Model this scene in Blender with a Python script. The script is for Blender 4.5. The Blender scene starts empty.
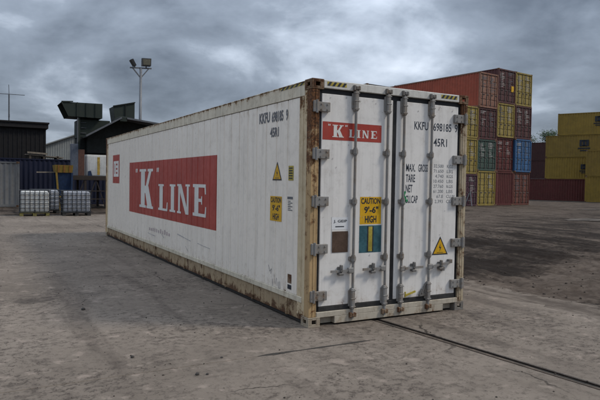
import bpy, math, random
from mathutils import Vector, Matrix, noise
R = math.radians
random.seed(7)
scene = bpy.context.scene
col = scene.collection

# ---------------------------------------------------------------- camera
cam_d = bpy.data.cameras.new('camera')
cam = bpy.data.objects.new('camera', cam_d); col.objects.link(cam)
cam_d.sensor_width = 36.0; cam_d.lens = 35.04
cam_d.clip_start = 0.05; cam_d.clip_end = 6000
fwd = Vector((0.4844392, 0.87428553, -0.03071601))
rgt = Vector((0.87482493, -0.48414189, 0.01696955))
upv = rgt.cross(fwd)
m3 = Matrix((rgt, upv, -fwd)).transposed()
cam.matrix_world = Matrix.Translation((-3.36345, -5.82684, 1.69544)) @ m3.to_4x4()
scene.camera = cam

# ---------------------------------------------------------------- sun, sky, exposure
SUN_EL = R(46); SUN_DIR = Vector((0.87, -0.49, 0)).normalized()
sdir = Vector((SUN_DIR.x*math.cos(SUN_EL), SUN_DIR.y*math.cos(SUN_EL), math.sin(SUN_EL)))
sd = bpy.data.lights.new('sun', 'SUN'); sd.energy = 1.25; sd.angle = R(11); sd.color = (1.0, 0.93, 0.83)
sun = bpy.data.objects.new('sun', sd); col.objects.link(sun)
sun.location = (20, -12, 30)
sun.rotation_euler = (-sdir).to_track_quat('-Z', 'Y').to_euler()

world = bpy.data.worlds.new('World'); scene.world = world; world.use_nodes = True
wt = world.node_tree; wt.nodes.clear()
def wn(t, **kw):
    n = wt.nodes.new(t)
    for k, v in kw.items(): setattr(n, k, v)
    return n
def wmath(op, a, b=None, c=None):
    n = wn('ShaderNodeMath', operation=op)
    for i, v in enumerate((a, b, c)):
        if v is None: continue
        if isinstance(v, (int, float)): n.inputs[i].default_value = v
        else: wt.links.new(v, n.inputs[i])
    return n.outputs[0]
tc = wn('ShaderNodeTexCoord'); sep = wn('ShaderNodeSeparateXYZ')
wt.links.new(tc.outputs['Generated'], sep.inputs[0])
zz = wmath('ADD', wmath('MAXIMUM', sep.outputs[2], 0.0), 0.34)
cx = wmath('DIVIDE', sep.outputs[0], zz); cy = wmath('DIVIDE', sep.outputs[1], zz)
comb = wn('ShaderNodeCombineXYZ'); wt.links.new(cx, comb.inputs[0]); wt.links.new(cy, comb.inputs[1])
comb.inputs[2].default_value = 2.7
def wnoise(scale, detail, rough, dist, off):
    n = wn('ShaderNodeTexNoise'); mp = wn('ShaderNodeMapping')
    mp.inputs['Location'].default_value = off; mp.inputs['Rotation'].default_value = (0, 0, R(20))
    wt.links.new(comb.outputs[0], mp.inputs[0]); wt.links.new(mp.outputs[0], n.inputs['Vector'])
    n.inputs['Scale'].default_value = scale; n.inputs['Detail'].default_value = detail
    n.inputs['Roughness'].default_value = rough; n.inputs['Distortion'].default_value = dist
    return n.outputs[0]
n1 = wnoise(0.9, 3, 0.5, 0.2, (39.3, 18.1, 0)); n2 = wnoise(2.3, 8, 0.50, 0.30, (3.0, 1.3, 1)); n3 = wnoise(6.2, 8, 0.58, 0.2, (1.3, 5.2, 2))
cl = wmath('ADD', wmath('ADD', wmath('MULTIPLY', n1, 0.42), wmath('MULTIPLY', n2, 0.46)), wmath('MULTIPLY', n3, 0.12))
ramp = wn('ShaderNodeValToRGB'); wt.links.new(cl, ramp.inputs[0])
e = ramp.color_ramp.elements
e[0].position = 0.39; e[0].color = (0.062, 0.075, 0.096, 1)
e[1].position = 0.625; e[1].color = (0.42, 0.462, 0.525, 1)
m_ = e.new(0.495); m_.color = (0.142, 0.167, 0.205, 1)
m_ = e.new(0.555); m_.color = (0.268, 0.305, 0.360, 1)
sky = wn('ShaderNodeTexSky', sky_type='NISHITA'); sky.sun_disc = False
sky.sun_elevation = SUN_EL; sky.sun_rotation = math.atan2(SUN_DIR.x, SUN_DIR.y)
skys = wn('ShaderNodeMixRGB', blend_type='MULTIPLY'); skys.inputs[0].default_value = 1.0
wt.links.new(sky.outputs[0], skys.inputs[1]); skys.inputs[2].default_value = (0.08, 0.08, 0.08, 1)
mix = wn('ShaderNodeMixRGB'); mix.inputs[0].default_value = 0.05
wt.links.new(ramp.outputs[0], mix.inputs[1]); wt.links.new(skys.outputs[0], mix.inputs[2])
# an overcast sky grows brighter towards the zenith (CIE overcast)
cie = wmath('ADD', wmath('MULTIPLY', wmath('MAXIMUM', sep.outputs[2], 0.0), 2.2), 0.93)
bg = wn('ShaderNodeBackground'); wt.links.new(mix.outputs[0], bg.inputs[0]); wt.links.new(cie, bg.inputs[1])
out = wn('ShaderNodeOutputWorld'); wt.links.new(bg.outputs[0], out.inputs[0])
vs = scene.view_settings
vs.view_transform = 'Standard'; vs.look = 'None'; vs.exposure = 0.70; vs.gamma = 1.0; vs.use_curve_mapping = False

# ---------------------------------------------------------------- materials
class NT:
    def __init__(s, name):
        s.m = bpy.data.materials.new(name); s.m.use_nodes = True
        s.t = s.m.node_tree; s.b = s.t.nodes['Principled BSDF']
        s.tc = s.t.nodes.new('ShaderNodeTexCoord')
        s.vec = s.tc.outputs['Object']
    def link(s, a, b): s.t.links.new(a, b)
    def setin(s, inp, v):
        if isinstance(v, (int, float)): inp.default_value = v
        elif isinstance(v, tuple): inp.default_value = v if len(v) == 4 else (*v, 1)
        else: s.link(v, inp)
    def math(s, op, a, b=None, c=None, clamp=False):
        n = s.t.nodes.new('ShaderNodeMath'); n.operation = op; n.use_clamp = clamp
        for i, v in enumerate((a, b, c)):
            if v is not None: s.setin(n.inputs[i], v)
        return n.outputs[0]
    def xyz(s):
        n = s.t.nodes.new('ShaderNodeSeparateXYZ'); s.link(s.vec, n.inputs[0]); return n.outputs
    def offset_random(s, k=37.0):
        o = s.t.nodes.new('ShaderNodeObjectInfo'); v = s.t.nodes.new('ShaderNodeVectorMath'); v.operation = 'ADD'
        c = s.t.nodes.new('ShaderNodeCombineXYZ'); r = s.math('MULTIPLY', o.outputs['Random'], k)
        for i in range(2): s.link(r, c.inputs[i])
        s.link(s.vec, v.inputs[0]); s.link(c.outputs[0], v.inputs[1]); return v.outputs[0], o.outputs['Random']
    def noise(s, scale, detail=5, rough=0.55, stretch=(1, 1, 1), off=(0, 0, 0), dist=0.0, vec=None):
        mp = s.t.nodes.new('ShaderNodeMapping'); mp.inputs['Scale'].default_value = stretch; mp.inputs['Location'].default_value = off
        s.link(vec or s.vec, mp.inputs[0])
        n = s.t.nodes.new('ShaderNodeTexNoise'); s.link(mp.outputs[0], n.inputs['Vector'])
        n.inputs['Scale'].default_value = scale; n.inputs['Detail'].default_value = detail
        n.inputs['Roughness'].default_value = rough; n.inputs['Distortion'].default_value = dist
        return n.outputs[0]
    def step(s, v, a, b, lo=0.0, hi=1.0):
        n = s.t.nodes.new('ShaderNodeMapRange'); n.interpolation_type = 'SMOOTHSTEP'
        s.setin(n.inputs[0], v); n.inputs[1].default_value = a; n.inputs[2].default_value = b
        n.inputs[3].default_value = lo; n.inputs[4].default_value = hi
        return n.outputs[0]
    def mix(s, f, a, b, mode='MIX'):
        n = s.t.nodes.new('ShaderNodeMixRGB'); n.blend_type = mode
        s.setin(n.inputs[0], f); s.setin(n.inputs[1], a); s.setin(n.inputs[2], b); return n.outputs[0]
    def bump(s, h, strength=0.3, dist=0.01):
        n = s.t.nodes.new('ShaderNodeBump'); n.inputs['Strength'].default_value = strength; n.inputs['Distance'].default_value = dist
        s.link(h, n.inputs['Height']); s.link(n.outputs[0], s.b.inputs['Normal'])
    def done(s, colr, rough=0.6, metal=0.0, spec=0.4):
        s.setin(s.b.inputs['Base Color'], colr); s.setin(s.b.inputs['Roughness'], rough)
        s.setin(s.b.inputs['Metallic'], metal); s.b.inputs['Specular IOR Level'].default_value = spec
        return s.m

def mat_plain(name, c, rough=0.6, metal=0.0, var=0.25, scale=9.0, spec=0.35, bump=0.0):
    n = NT(name); a = n.noise(scale, 6, 0.6); b = n.noise(scale*6, 4, 0.6)
    f = n.step(n.math('ADD', n.math('MULTIPLY', a, 0.65), n.math('MULTIPLY', b, 0.35)), 0.35, 0.68)
    dark = tuple(x*(1-var) for x in c); lite = tuple(min(1, x*(1+var*0.5)) for x in c)
    if bump: n.bump(b, bump, 0.01)
    return n.done(n.mix(f, dark, lite), n.step(a, 0.3, 0.7, rough-0.1, min(1, rough+0.12)), metal, spec)

RUST = (0.115, 0.047, 0.020); RUSTD = (0.045, 0.022, 0.013); GRIME = (0.10, 0.085, 0.065)
def mat_paint(name, base, rust=0.15, grime=0.25, streak=0.3, rust_col=RUST, zlow=None, zhigh=None, rough=0.5, rand=False, hue=0.08, fade=None, spots=0.0):
    """Weathered paint: vertical dirt streaks, rust blooms from noise, optional more rust towards a low or high rim."""
    n = NT(name); v = n.vec; rnd = None
    if rand: v, rnd = n.offset_random()
    big = n.noise(1.3, 6, 0.6, vec=v); mid = n.noise(7, 6, 0.62, vec=v, dist=0.3); fine = n.noise(45, 5, 0.65, vec=v)
    st = n.noise(5.0, 5, 0.6, stretch=(3.2, 3.2, 0.16), vec=v); st2 = n.noise(16.0, 4, 0.6, stretch=(2.6, 2.6, 0.10), off=(4, 9, 1), vec=v)
    z = n.xyz()[2]
    c = n.mix(n.step(big, 0.3, 0.7), tuple(x*(1-hue) for x in base), tuple(min(1, x*(1+hue)) for x in base))
    if fade: c = n.mix(n.step(n.noise(2.2, 6, 0.65, vec=v, off=(9, 2, 5)), 0.42, 0.72, 0, 0.65), c, fade)
    sm = n.math('ADD', n.math('MULTIPLY', st, 0.6), n.math('MULTIPLY', st2, 0.4))
    c = n.mix(n.math('MULTIPLY', n.step(sm, 0.46, 0.72), streak), c, n.mix(0.5, GRIME, tuple(x*0.5 for x in base)))
    g = n.math('MULTIPLY', n.step(n.math('ADD', n.math('MULTIPLY', mid, 0.7), n.math('MULTIPLY', fine, 0.3)), 0.46, 0.70), grime)
    c = n.mix(g, c, GRIME)
    rm = n.math('ADD', n.math('MULTIPLY', mid, 0.55), n.math('MULTIPLY', fine, 0.25)); rm = n.math('ADD', rm, n.math('MULTIPLY', st, 0.20))
    th = 0.72 - rust*0.42
    if zlow: rm = n.math('ADD', rm, n.step(z, zlow[0], zlow[1], zlow[2], 0.0))
    if zhigh: rm = n.math('ADD', rm, n.step(z, zhigh[0], zhigh[1], 0.0, zhigh[2]))
    rmask = n.step(rm, th, th+0.10)
    rc = n.mix(n.step(fine, 0.35, 0.65), RUSTD, rust_col)
    halo = n.math('MULTIPLY', n.step(rm, th-0.12, th+0.04), 0.38)
    c = n.mix(halo, c, n.mix(0.55, base, (0.33, 0.20, 0.085)))
    c = n.mix(rmask, c, rc)
    if spots:
        sp = n.noise(23, 2, 0.5, vec=v, off=(3, 1, 8)); c = n.mix(n.step(sp, 0.80-spots*0.1, 0.83-spots*0.1), c, RUSTD)
    ro = n.math('ADD', n.math('MULTIPLY', rmask, 0.35), n.step(mid, 0.3, 0.7, rough-0.08, rough+0.15), clamp=True)
    n.bump(n.math('ADD', n.math('ADD', n.math('MULTIPLY', rmask, 0.4), n.math('MULTIPLY', fine, 0.35)), n.math('MULTIPLY', n.noise(2.6, 2, 0.4, vec=v, off=(1, 6, 2)), 3.0)), 0.25, 0.007)
    return n.done(c, ro, 0.0, 0.35)

M = {}
M['white'] = mat_paint('white_container_paint', (0.85, 0.775, 0.675), rust=0.03, grime=0.16, streak=0.30, zlow=(0.25, 0.70, 0.17), zhigh=(2.50, 2.72, 0.12), rough=0.34, hue=0.03)  # side white lifted above the door white, making up for dim light in the colour
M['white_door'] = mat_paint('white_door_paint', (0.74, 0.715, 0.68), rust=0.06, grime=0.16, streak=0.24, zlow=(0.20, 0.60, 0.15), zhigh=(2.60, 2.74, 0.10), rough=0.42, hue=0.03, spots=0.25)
M['rail_top'] = mat_paint('cream_top_rail_paint', (0.64, 0.575, 0.45), rust=0.24, grime=0.34, streak=0.45, zhigh=(2.78, 2.90, 0.20), rust_col=(0.23, 0.125, 0.045), rough=0.55)
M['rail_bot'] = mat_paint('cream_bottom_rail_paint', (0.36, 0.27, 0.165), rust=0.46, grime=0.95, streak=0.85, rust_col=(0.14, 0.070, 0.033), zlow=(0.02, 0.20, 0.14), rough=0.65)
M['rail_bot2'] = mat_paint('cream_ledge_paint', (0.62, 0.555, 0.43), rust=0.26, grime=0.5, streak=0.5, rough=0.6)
M['post'] = mat_paint('rusty_cream_post_paint', (0.46, 0.315, 0.16), rust=0.44, rust_col=(0.19, 0.085, 0.035), grime=0.4, streak=0.7, zhigh=(1.2, 2.75, 0.24), zlow=(0.0, 0.5, 0.05), rough=0.6)
M['post_r'] = mat_paint('cream_post_paint', (0.44, 0.37, 0.26), rust=0.46, grime=0.6, streak=0.7, zhigh=(2.2, 2.80, 0.14), rough=0.6)
M['post_side'] = mat_paint('cream_post_side_paint', (0.60, 0.49, 0.32), rust=0.30, rust_col=(0.22, 0.11, 0.045), grime=0.3, streak=0.6, zhigh=(2.0, 2.85, 0.16), zlow=(0.1, 0.6, 0.10), rough=0.6)
M['casting'] = mat_paint('rusted_casting', (0.16, 0.11, 0.075), rust=0.65, grime=0.5, rough=0.75)
M['casting_cream'] = mat_paint('cream_casting', (0.34, 0.29, 0.22), rust=0.42, grime=0.7, rough=0.75)
M['casting_grey'] = mat_paint('grey_casting', (0.18, 0.165, 0.145), rust=0.36, grime=0.5, rough=0.75)
M['header'] = mat_paint('white_header_paint', (0.60, 0.585, 0.54), rust=0.13, grime=0.3, streak=0.35, zhigh=(2.85, 2.9, 0.06), rough=0.5)
M['sill'] = mat_paint('cream_sill_paint', (0.46, 0.41, 0.33), rust=0.28, grime=0.5, streak=0.5, zlow=(0.0, 0.10, 0.08), rough=0.6)
M['rubber'] = mat_plain('black_rubber', (0.018, 0.018, 0.020), 0.6, var=0.5)
M['rubber_dusty'] = mat_plain('dusty_rubber', (0.035, 0.034, 0.033), 0.75, var=0.6, scale=14)
M['steel'] = mat_paint('galvanised_steel', (0.235, 0.228, 0.218), rust=0.36, grime=0.75, streak=0.6, spots=0.6, rough=0.55)
M['steel_dk'] = mat_paint('dull_steel', (0.15, 0.143, 0.135), rust=0.3, grime=0.5, streak=0.3, rough=0.55)
M['red'] = mat_paint('red_sign_paint', (0.36, 0.045, 0.030), rust=0.0, grime=0.16, streak=0.32, rough=0.42, hue=0.10, fade=(0.43, 0.07, 0.05))
M['letter'] = mat_paint('cream_letter_paint', (0.70, 0.685, 0.64), rust=0.0, grime=0.12, streak=0.25, rough=0.5)
M['ink'] = mat_plain('dark_ink', (0.026, 0.031, 0.042), 0.5, var=0.5, scale=30)
M['ink_door'] = mat_plain('door_ink', (0.050, 0.060, 0.080), 0.5, var=0.5, scale=40)
M['ink_small'] = mat_plain('small_faded_ink', (0.24, 0.25, 0.265), 0.55, var=0.5, scale=40)
M['ink_faded'] = mat_plain('faded_ink', (0.14, 0.145, 0.16), 0.55, var=0.4, scale=30)
M['yellow'] = mat_plain('yellow_sign', (0.66, 0.37, 0.012), 0.45, var=0.15)
M['yellow_dim'] = mat_plain('dull_yellow_sign', (0.42, 0.33, 0.05), 0.5, var=0.35)
M['teal'] = mat_plain('teal_sticker', (0.045, 0.125, 0.15), 0.4, var=0.35)
M['brown'] = mat_plain('brown_plate', (0.095, 0.058, 0.04), 0.5, var=0.3)
M['sticker'] = mat_plain('white_sticker', (0.74, 0.745, 0.75), 0.4, var=0.05)
M['green'] = mat_plain('green_paint', (0.03, 0.27, 0.10), 0.5)
M['roofpanel'] = mat_paint('roof_panel_paint', (0.55, 0.54, 0.51), rust=0.1, grime=0.3, rough=0.6)
M['dark'] = mat_plain('underside_black', (0.03, 0.027, 0.024), 0.85)
M['stain'] = mat_plain('grey_smear', (0.47, 0.45, 0.44), 0.6, var=0.4, scale=20)
M['pinkstain'] = mat_plain('faded_red_smear', (0.50, 0.41, 0.40), 0.6, var=0.3, scale=25)

# stack paints
def cpaint(k, c, **kw): M[k] = mat_paint(k+'_container_paint', c, rust=kw.get('rust', 0.19), grime=kw.get('grime', 0.36), streak=kw.get('streak', 0.35), rough=0.6, rand=True, hue=0.12, fade=kw.get('fade'))
cpaint('brown_red', (0.135, 0.043, 0.030)); cpaint('brightened_side', (0.36, 0.078, 0.043), rust=0.08); cpaint('orange_brown', (0.235, 0.105, 0.068), fade=(0.30, 0.19, 0.14)); cpaint('maroon', (0.075, 0.024, 0.025)); cpaint('yellow_c', (0.28, 0.205, 0.045), rust=0.2, fade=(0.34, 0.27, 0.09))  # red brown long side: colour raised to stand in for light that face lacks
cpaint('green_c', (0.045, 0.080, 0.065)); cpaint('blue_c', (0.035, 0.11, 0.24)); cpaint('deep_red', (0.098, 0.020, 0.018)); cpaint('dark_maroon', (0.045, 0.012, 0.013))
cpaint('ochre', (0.255, 0.168, 0.026), rust=0.06); cpaint('ochre_dk', (0.225, 0.148, 0.026), rust=0.12); cpaint('navy', (0.004, 0.007, 0.026), rust=0.02, grime=0.03, streak=0.06); cpaint('pale_grey', (0.16, 0.16, 0.16), rust=0.05)
cpaint('charcoal', (0.035, 0.033, 0.034)); cpaint('plum', (0.075, 0.030, 0.045))
M['bars'] = mat_plain('door_bar_steel', (0.09, 0.078, 0.07), 0.6, var=0.4)
M['cmark'] = mat_plain('white_stencil', (0.46, 0.43, 0.40), 0.6, var=0.6, scale=20)

# ---------------------------------------------------------------- mesh builder
class MB:
    def __init__(s): s.v = []; s.f = []
    def poly(s, pts):
        k = len(s.v); s.v += [tuple(p) for p in pts]; s.f.append(tuple(range(k, k+len(pts)))); return s
    def box(s, x0, x1, y0, y1, z0, z1, bev=0.0):
        if bev > 0:
            b = min(bev, (x1-x0)*.45, (y1-y0)*.45, (z1-z0)*.45)
            X, Y, Z = (x0, x1), (y0, y1), (z0, z1); sg = (1, -1); idx = {}
            for i in (0, 1):
                for j in (0, 1):
                    for k in (0, 1):
                        idx[i, j, k, 0] = len(s.v); s.v.append((X[i], Y[j]+sg[j]*b, Z[k]+sg[k]*b))
                        idx[i, j, k, 1] = len(s.v); s.v.append((X[i]+sg[i]*b, Y[j], Z[k]+sg[k]*b))
                        idx[i, j, k, 2] = len(s.v); s.v.append((X[i]+sg[i]*b, Y[j]+sg[j]*b, Z[k]))
            q = lambda *a: s.f.append(tuple(idx[t] for t in a))
            for i in (0, 1):
                q((i,0,0,0),(i,0,1,0),(i,1,1,0),(i,1,0,0)) if i == 0 else q((i,0,0,0),(i,1,0,0),(i,1,1,0),(i,0,1,0))
            for j in (0, 1):
                q((0,j,0,1),(1,j,0,1),(1,j,1,1),(0,j,1,1)) if j == 0 else q((0,j,0,1),(0,j,1,1),(1,j,1,1),(1,j,0,1))
            for k in (0, 1):
                q((0,0,k,2),(0,1,k,2),(1,1,k,2),(1,0,k,2)) if k == 0 else q((0,0,k,2),(1,0,k,2),(1,1,k,2),(0,1,k,2))
            for i in (0, 1):
                for j in (0, 1):
                    q((i,j,0,0),(i,j,0,1),(i,j,1,1),(i,j,1,0))
                    q((i,0,j,0),(i,0,j,2),(i,1,j,2),(i,1,j,0))
                    q((0,i,j,1),(0,i,j,2),(1,i,j,2),(1,i,j,1))
                    for k in (0, 1): q((i,j,k,0),(i,j,k,1),(i,j,k,2))
            return s
        k = len(s.v)
        s.v += [(x0,y0,z0),(x1,y0,z0),(x1,y1,z0),(x0,y1,z0),(x0,y0,z1),(x1,y0,z1),(x1,y1,z1),(x0,y1,z1)]
        for f in ((0,3,2,1),(4,5,6,7),(0,1,5,4),(1,2,6,5),(2,3,7,6),(3,0,4,7)): s.f.append(tuple(k+i for i in f))
        return s
    def tube(s, a, b, r0, r1=None, n=10, caps=True):
        r1 = r0 if r1 is None else r1
        a, b = Vector(a), Vector(b); d = (b-a).normalized(); u = d.orthogonal().normalized(); w = d.cross(u); k = len(s.v)
        for p, r in ((a, r0), (b, r1)):
            for i in range(n):
                t = 2*math.pi*i/n; s.v.append(tuple(p+u*r*math.cos(t)+w*r*math.sin(t)))
        for i in range(n): s.f.append((k+i, k+(i+1) % n, k+n+(i+1) % n, k+n+i))
        if caps: s.f.append(tuple(k+i for i in range(n))[::-1]); s.f.append(tuple(k+n+i for i in range(n)))
        return s
    def beam(s, a, b, w, h, up=(0, 0, 1)):
        a, b = Vector(a), Vector(b); d = (b-a).normalized(); u = Vector(up)
        if abs(d.dot(u)) > 0.98: u = Vector((0, 1, 0))
        x = d.cross(u).normalized()*w/2; y = x.cross(d).normalized()*h/2; k = len(s.v)
        for p in (a, b): s.v += [tuple(p-x-y), tuple(p+x-y), tuple(p+x+y), tuple(p-x+y)]
        for f in ((0,1,2,3),(7,6,5,4),(0,4,5,1),(1,5,6,2),(2,6,7,3),(3,7,4,0)): s.f.append(tuple(k+i for i in f))
        return s
    def hexa(s, p):           # 8 points, bottom 4 then top 4
        k = len(s.v); s.v += [tuple(q) for q in p]
        for f in ((0,3,2,1),(4,5,6,7),(0,1,5,4),(1,2,6,5),(2,3,7,6),(3,0,4,7)): s.f.append(tuple(k+i for i in f))
        return s
    def mesh(s, name, smooth=False):
        me = bpy.data.meshes.new(name); me.from_pydata(s.v, [], s.f); me.update()
        if smooth:
            for p in me.polygons: p.use_smooth = True
        return me
    def build(s, name, mat, parent=None, smooth=False, label=None):
        return place(s.mesh(name, smooth), name, mat, parent, label)
def place(me, name, mat, parent=None, label=None):
    o = bpy.data.objects.new(name, me); col.objects.link(o)
    if len(me.materials) == 0: me.materials.append(None)
    o.material_slots[0].link = 'OBJECT'; o.material_slots[0].material = M[mat] if isinstance(mat, str) else mat
    if parent: o.parent = parent
    if label: o['label'] = label
    return o
def thing(name, label, cat, loc=(0, 0, 0), rz=0.0, group=None):
    o = bpy.data.objects.new(name, None); col.objects.link(o); o.empty_display_size = 0.2
    o.location = loc; o.rotation_euler = (0, 0, rz); tag(o, label, cat, group); return o
def tag(o, label, cat, group=None):
    o['label'] = label; o['category'] = cat
    if group: o['group'] = group
    return o
def struct(o, label=None, cat=None, kind='structure'):
    o['kind'] = kind
    if label: o['label'] = label
    if cat: o['category'] = cat
    return o

_txt = {}
def text_geo(s, bold=0.0):
    key = (s, bold)
    if key in _txt: return _txt[key]
    cu = bpy.data.curves.new('t', 'FONT'); cu.body = s; cu.resolution_u = 3; cu.offset = bold
    ob = bpy.data.objects.new('t', cu); col.objects.link(ob); bpy.context.view_layer.update()
    me = bpy.data.meshes.new_from_object(ob.evaluated_get(bpy.context.evaluated_depsgraph_get()))
    v = [(p.co.x, p.co.y) for p in me.vertices]; f = [tuple(p.vertices) for p in me.polygons]
    bpy.data.objects.remove(ob); bpy.data.meshes.remove(me); bpy.data.curves.remove(cu)
    xs = [p[0] for p in v]; ys = [p[1] for p in v]; w = max(xs)-min(xs); h = max(ys)-min(ys)
    v = [((x-min(xs))/w, (y-min(ys))/h) for x, y in v]
    _txt[key] = (v, f); return _txt[key]
def DOOR(yp): return lambda u, v: (u, yp, v)            # u = x, v = z
def SIDE(xp): return lambda u, v: (xp, u, v)            # u = y (larger y = further left), v = z
def add_text(mb, s, u0, u1, v0, v1, fn, bold=0.02):
    v, f = text_geo(s, bold); k = len(mb.v)
    mb.v += [fn(u0+(u1-u0)*a, v0+(v1-v0)*b) for a, b in v]; mb.f += [tuple(k+i for i in q) for q in f]; return mb
def text_obj(s, u0, u1, v0, v1, fn, bold, mat, parent): return add_text(MB(), s, u0, u1, v0, v1, fn, bold).build('lettering', mat, parent)
def add_rect(mb, u0, u1, v0, v1, fn): mb.poly([fn(u0, v0), fn(u1, v0), fn(u1, v1), fn(u0, v1)]); return mb

# ================================================================ ground
def concrete():
    n = NT('weathered_concrete'); v = n.vec
    a = n.noise(0.35, 6, 0.6, vec=v); b = n.noise(2.6, 8, 0.7, vec=v, dist=0.5); c = n.noise(13, 7, 0.7, vec=v, dist=0.3, off=(5, 2, 0)); d = n.noise(55, 5, 0.65, vec=v); e_ = n.noise(230, 3, 0.6, vec=v)
    base = n.mix(n.step(a, 0.3, 0.7), (0.142, 0.116, 0.093), (0.218, 0.181, 0.147))
    dm = n.math('ADD', n.math('MULTIPLY', b, 0.55), n.math('MULTIPLY', c, 0.45))
    sm_ = n.step(n.noise(0.55, 4, 0.55, vec=v, off=(13, 1, 0)), 0.38, 0.62, 0.30, 1.0)
    base = n.mix(n.math('MULTIPLY', n.step(dm, 0.47, 0.58), n.math('MULTIPLY', sm_, 0.72)), base, (0.088, 0.070, 0.057))
    flake = n.math('ADD', n.math('MULTIPLY', c, 0.55), n.math('MULTIPLY', d, 0.45))
    base = n.mix(n.math('MULTIPLY', n.step(flake, 0.51, 0.58), n.math('MULTIPLY', sm_, 0.75)), base, (0.058, 0.0455, 0.0375))
    base = n.mix(n.math('MULTIPLY', n.step(n.noise(4.5, 6, 0.6, vec=v, off=(8, 8, 0)), 0.56, 0.68), 0.5), base, (0.325, 0.262, 0.215))
    base = n.mix(n.math('MULTIPLY', n.step(e_, 0.55, 0.72), 0.35), base, (0.09, 0.08, 0.07))
    base = n.mix(n.math('MULTIPLY', n.step(e_, 0.30, 0.42, 1, 0), 0.25), base, (0.34, 0.285, 0.238))
    h = n.math('ADD', n.math('MULTIPLY', n.step(flake, 0.52, 0.60, 1, 0), 0.5), n.math('MULTIPLY', e_, 0.5))
    # long faint tyre streaks, a few oil spots and hairline cracks
    ty = n.noise(1.0, 5, 0.6, vec=v, stretch=(2.4, 0.16, 1), off=(1, 3, 0), dist=0.3); base = n.mix(n.math('MULTIPLY', n.step(ty, 0.52, 0.66), 0.40), base, (0.062, 0.048, 0.039))
    oil = n.noise(0.9, 5, 0.55, vec=v, off=(21, 4, 0)); base = n.mix(n.math('MULTIPLY', n.step(oil, 0.63, 0.72), 0.55), base, (0.040, 0.032, 0.027))
    vo = n.t.nodes.new('ShaderNodeTexVoronoi'); vo.feature = 'DISTANCE_TO_EDGE'; vo.inputs['Scale'].default_value = 0.42
    wv_ = n.t.nodes.new('ShaderNodeVectorMath'); wv_.operation = 'MULTIPLY_ADD'; nt_ = n.t.nodes.new('ShaderNodeTexNoise'); nt_.inputs['Scale'].default_value = 1.6; nt_.inputs['Detail'].default_value = 6
    n.link(v, nt_.inputs['Vector']); n.link(nt_.outputs['Color'], wv_.inputs[0]); wv_.inputs[1].default_value = (0.9, 0.9, 0); n.link(v, wv_.inputs[2]); n.link(wv_.outputs[0], vo.inputs['Vector'])
    cr = n.math('MULTIPLY', n.step(vo.outputs['Distance'], 0.0015, 0.006, 1, 0), n.step(n.noise(0.5, 3, 0.5, vec=v, off=(2, 7, 0)), 0.50, 0.60))
    base = n.mix(n.math('MULTIPLY', cr, 0.85), base, (0.030, 0.024, 0.020))
    n.bump(n.math('SUBTRACT', n.math('ADD', h, n.math('MULTIPLY', d, 0.4)), cr), 0.55, 0.008)
    return n.done(base, n.step(dm, 0.35, 0.65, 0.92, 0.82), 0, 0.14)
M['concrete'] = concrete()
def dirtmat():
    n = NT('yard_dirt'); v = n.vec
    at = n.t.nodes.new('ShaderNodeAttribute'); at.attribute_name = 'wet'
    ad = n.t.nodes.new('ShaderNodeAttribute'); ad.attribute_name = 'cover'
    wet = at.outputs['Fac']
    b = n.noise(1.1, 7, 0.66, vec=v, dist=0.5); c = n.noise(7, 6, 0.65, vec=v, off=(5, 2, 0)); d = n.noise(45, 5, 0.65, vec=v); e_ = n.noise(160, 3, 0.6, vec=v)
    m1 = n.math('ADD', n.math('MULTIPLY', b, 0.55), n.math('MULTIPLY', c, 0.45))
    base = n.mix(n.step(m1, 0.38, 0.62), (0.122, 0.096, 0.076), (0.060, 0.045, 0.035))
    trk = n.noise(1.0, 6, 0.62, vec=v, stretch=(2.6, 0.26, 1), dist=0.5, off=(3, 3, 0)); m1 = n.math('ADD', n.math('MULTIPLY', m1, 0.45), n.math('MULTIPLY', trk, 0.55))
    w = n.step(n.math('ADD', wet, n.math('MULTIPLY', n.math('SUBTRACT', m1, 0.5), 2.6)), 0.22, 0.95)
    base = n.mix(n.math('MULTIPLY', w, 0.95), base, (0.014, 0.0095, 0.007))
    base = n.mix(n.math('MULTIPLY', n.step(d, 0.55, 0.68), 0.5), base, (0.026, 0.019, 0.014))
    base = n.mix(n.math('MULTIPLY', n.step(e_, 0.62, 0.75), 0.5), base, (0.19, 0.17, 0.15))
    cv = n.step(n.math('ADD', ad.outputs['Fac'], n.math('MULTIPLY', n.math('SUBTRACT', n.math('ADD', n.math('MULTIPLY', c, 0.6), n.math('MULTIPLY', d, 0.4)), 0.5), 2.4)), 0.30, 0.70)
    film = n.mix(n.step(m1, 0.42, 0.58), (0.192, 0.160, 0.131), (0.095, 0.076, 0.062))
    base = n.mix(cv, film, base)
    n.bump(n.math('ADD', n.math('MULTIPLY', d, 0.7), n.math('MULTIPLY', e_, 0.4)), 0.7, 0.02)
    return n.done(base, n.math('SUBTRACT', 0.97, n.math('MULTIPLY', w, 0.06)), 0, 0.10)
M['dirt'] = dirtmat()
M['ground_far'] = mat_plain('yard_ground', (0.09, 0.077, 0.066), 0.9, var=0.35, scale=0.6, spec=0.2)

# ground sheet to the horizon
g = MB(); Z = -0.30
g.poly([(-3000, -3000, Z), (3000, -3000, Z), (3000, 3000, Z), (-3000, 3000, Z)])
struct(g.build('ground', 'ground_far'))

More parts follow.
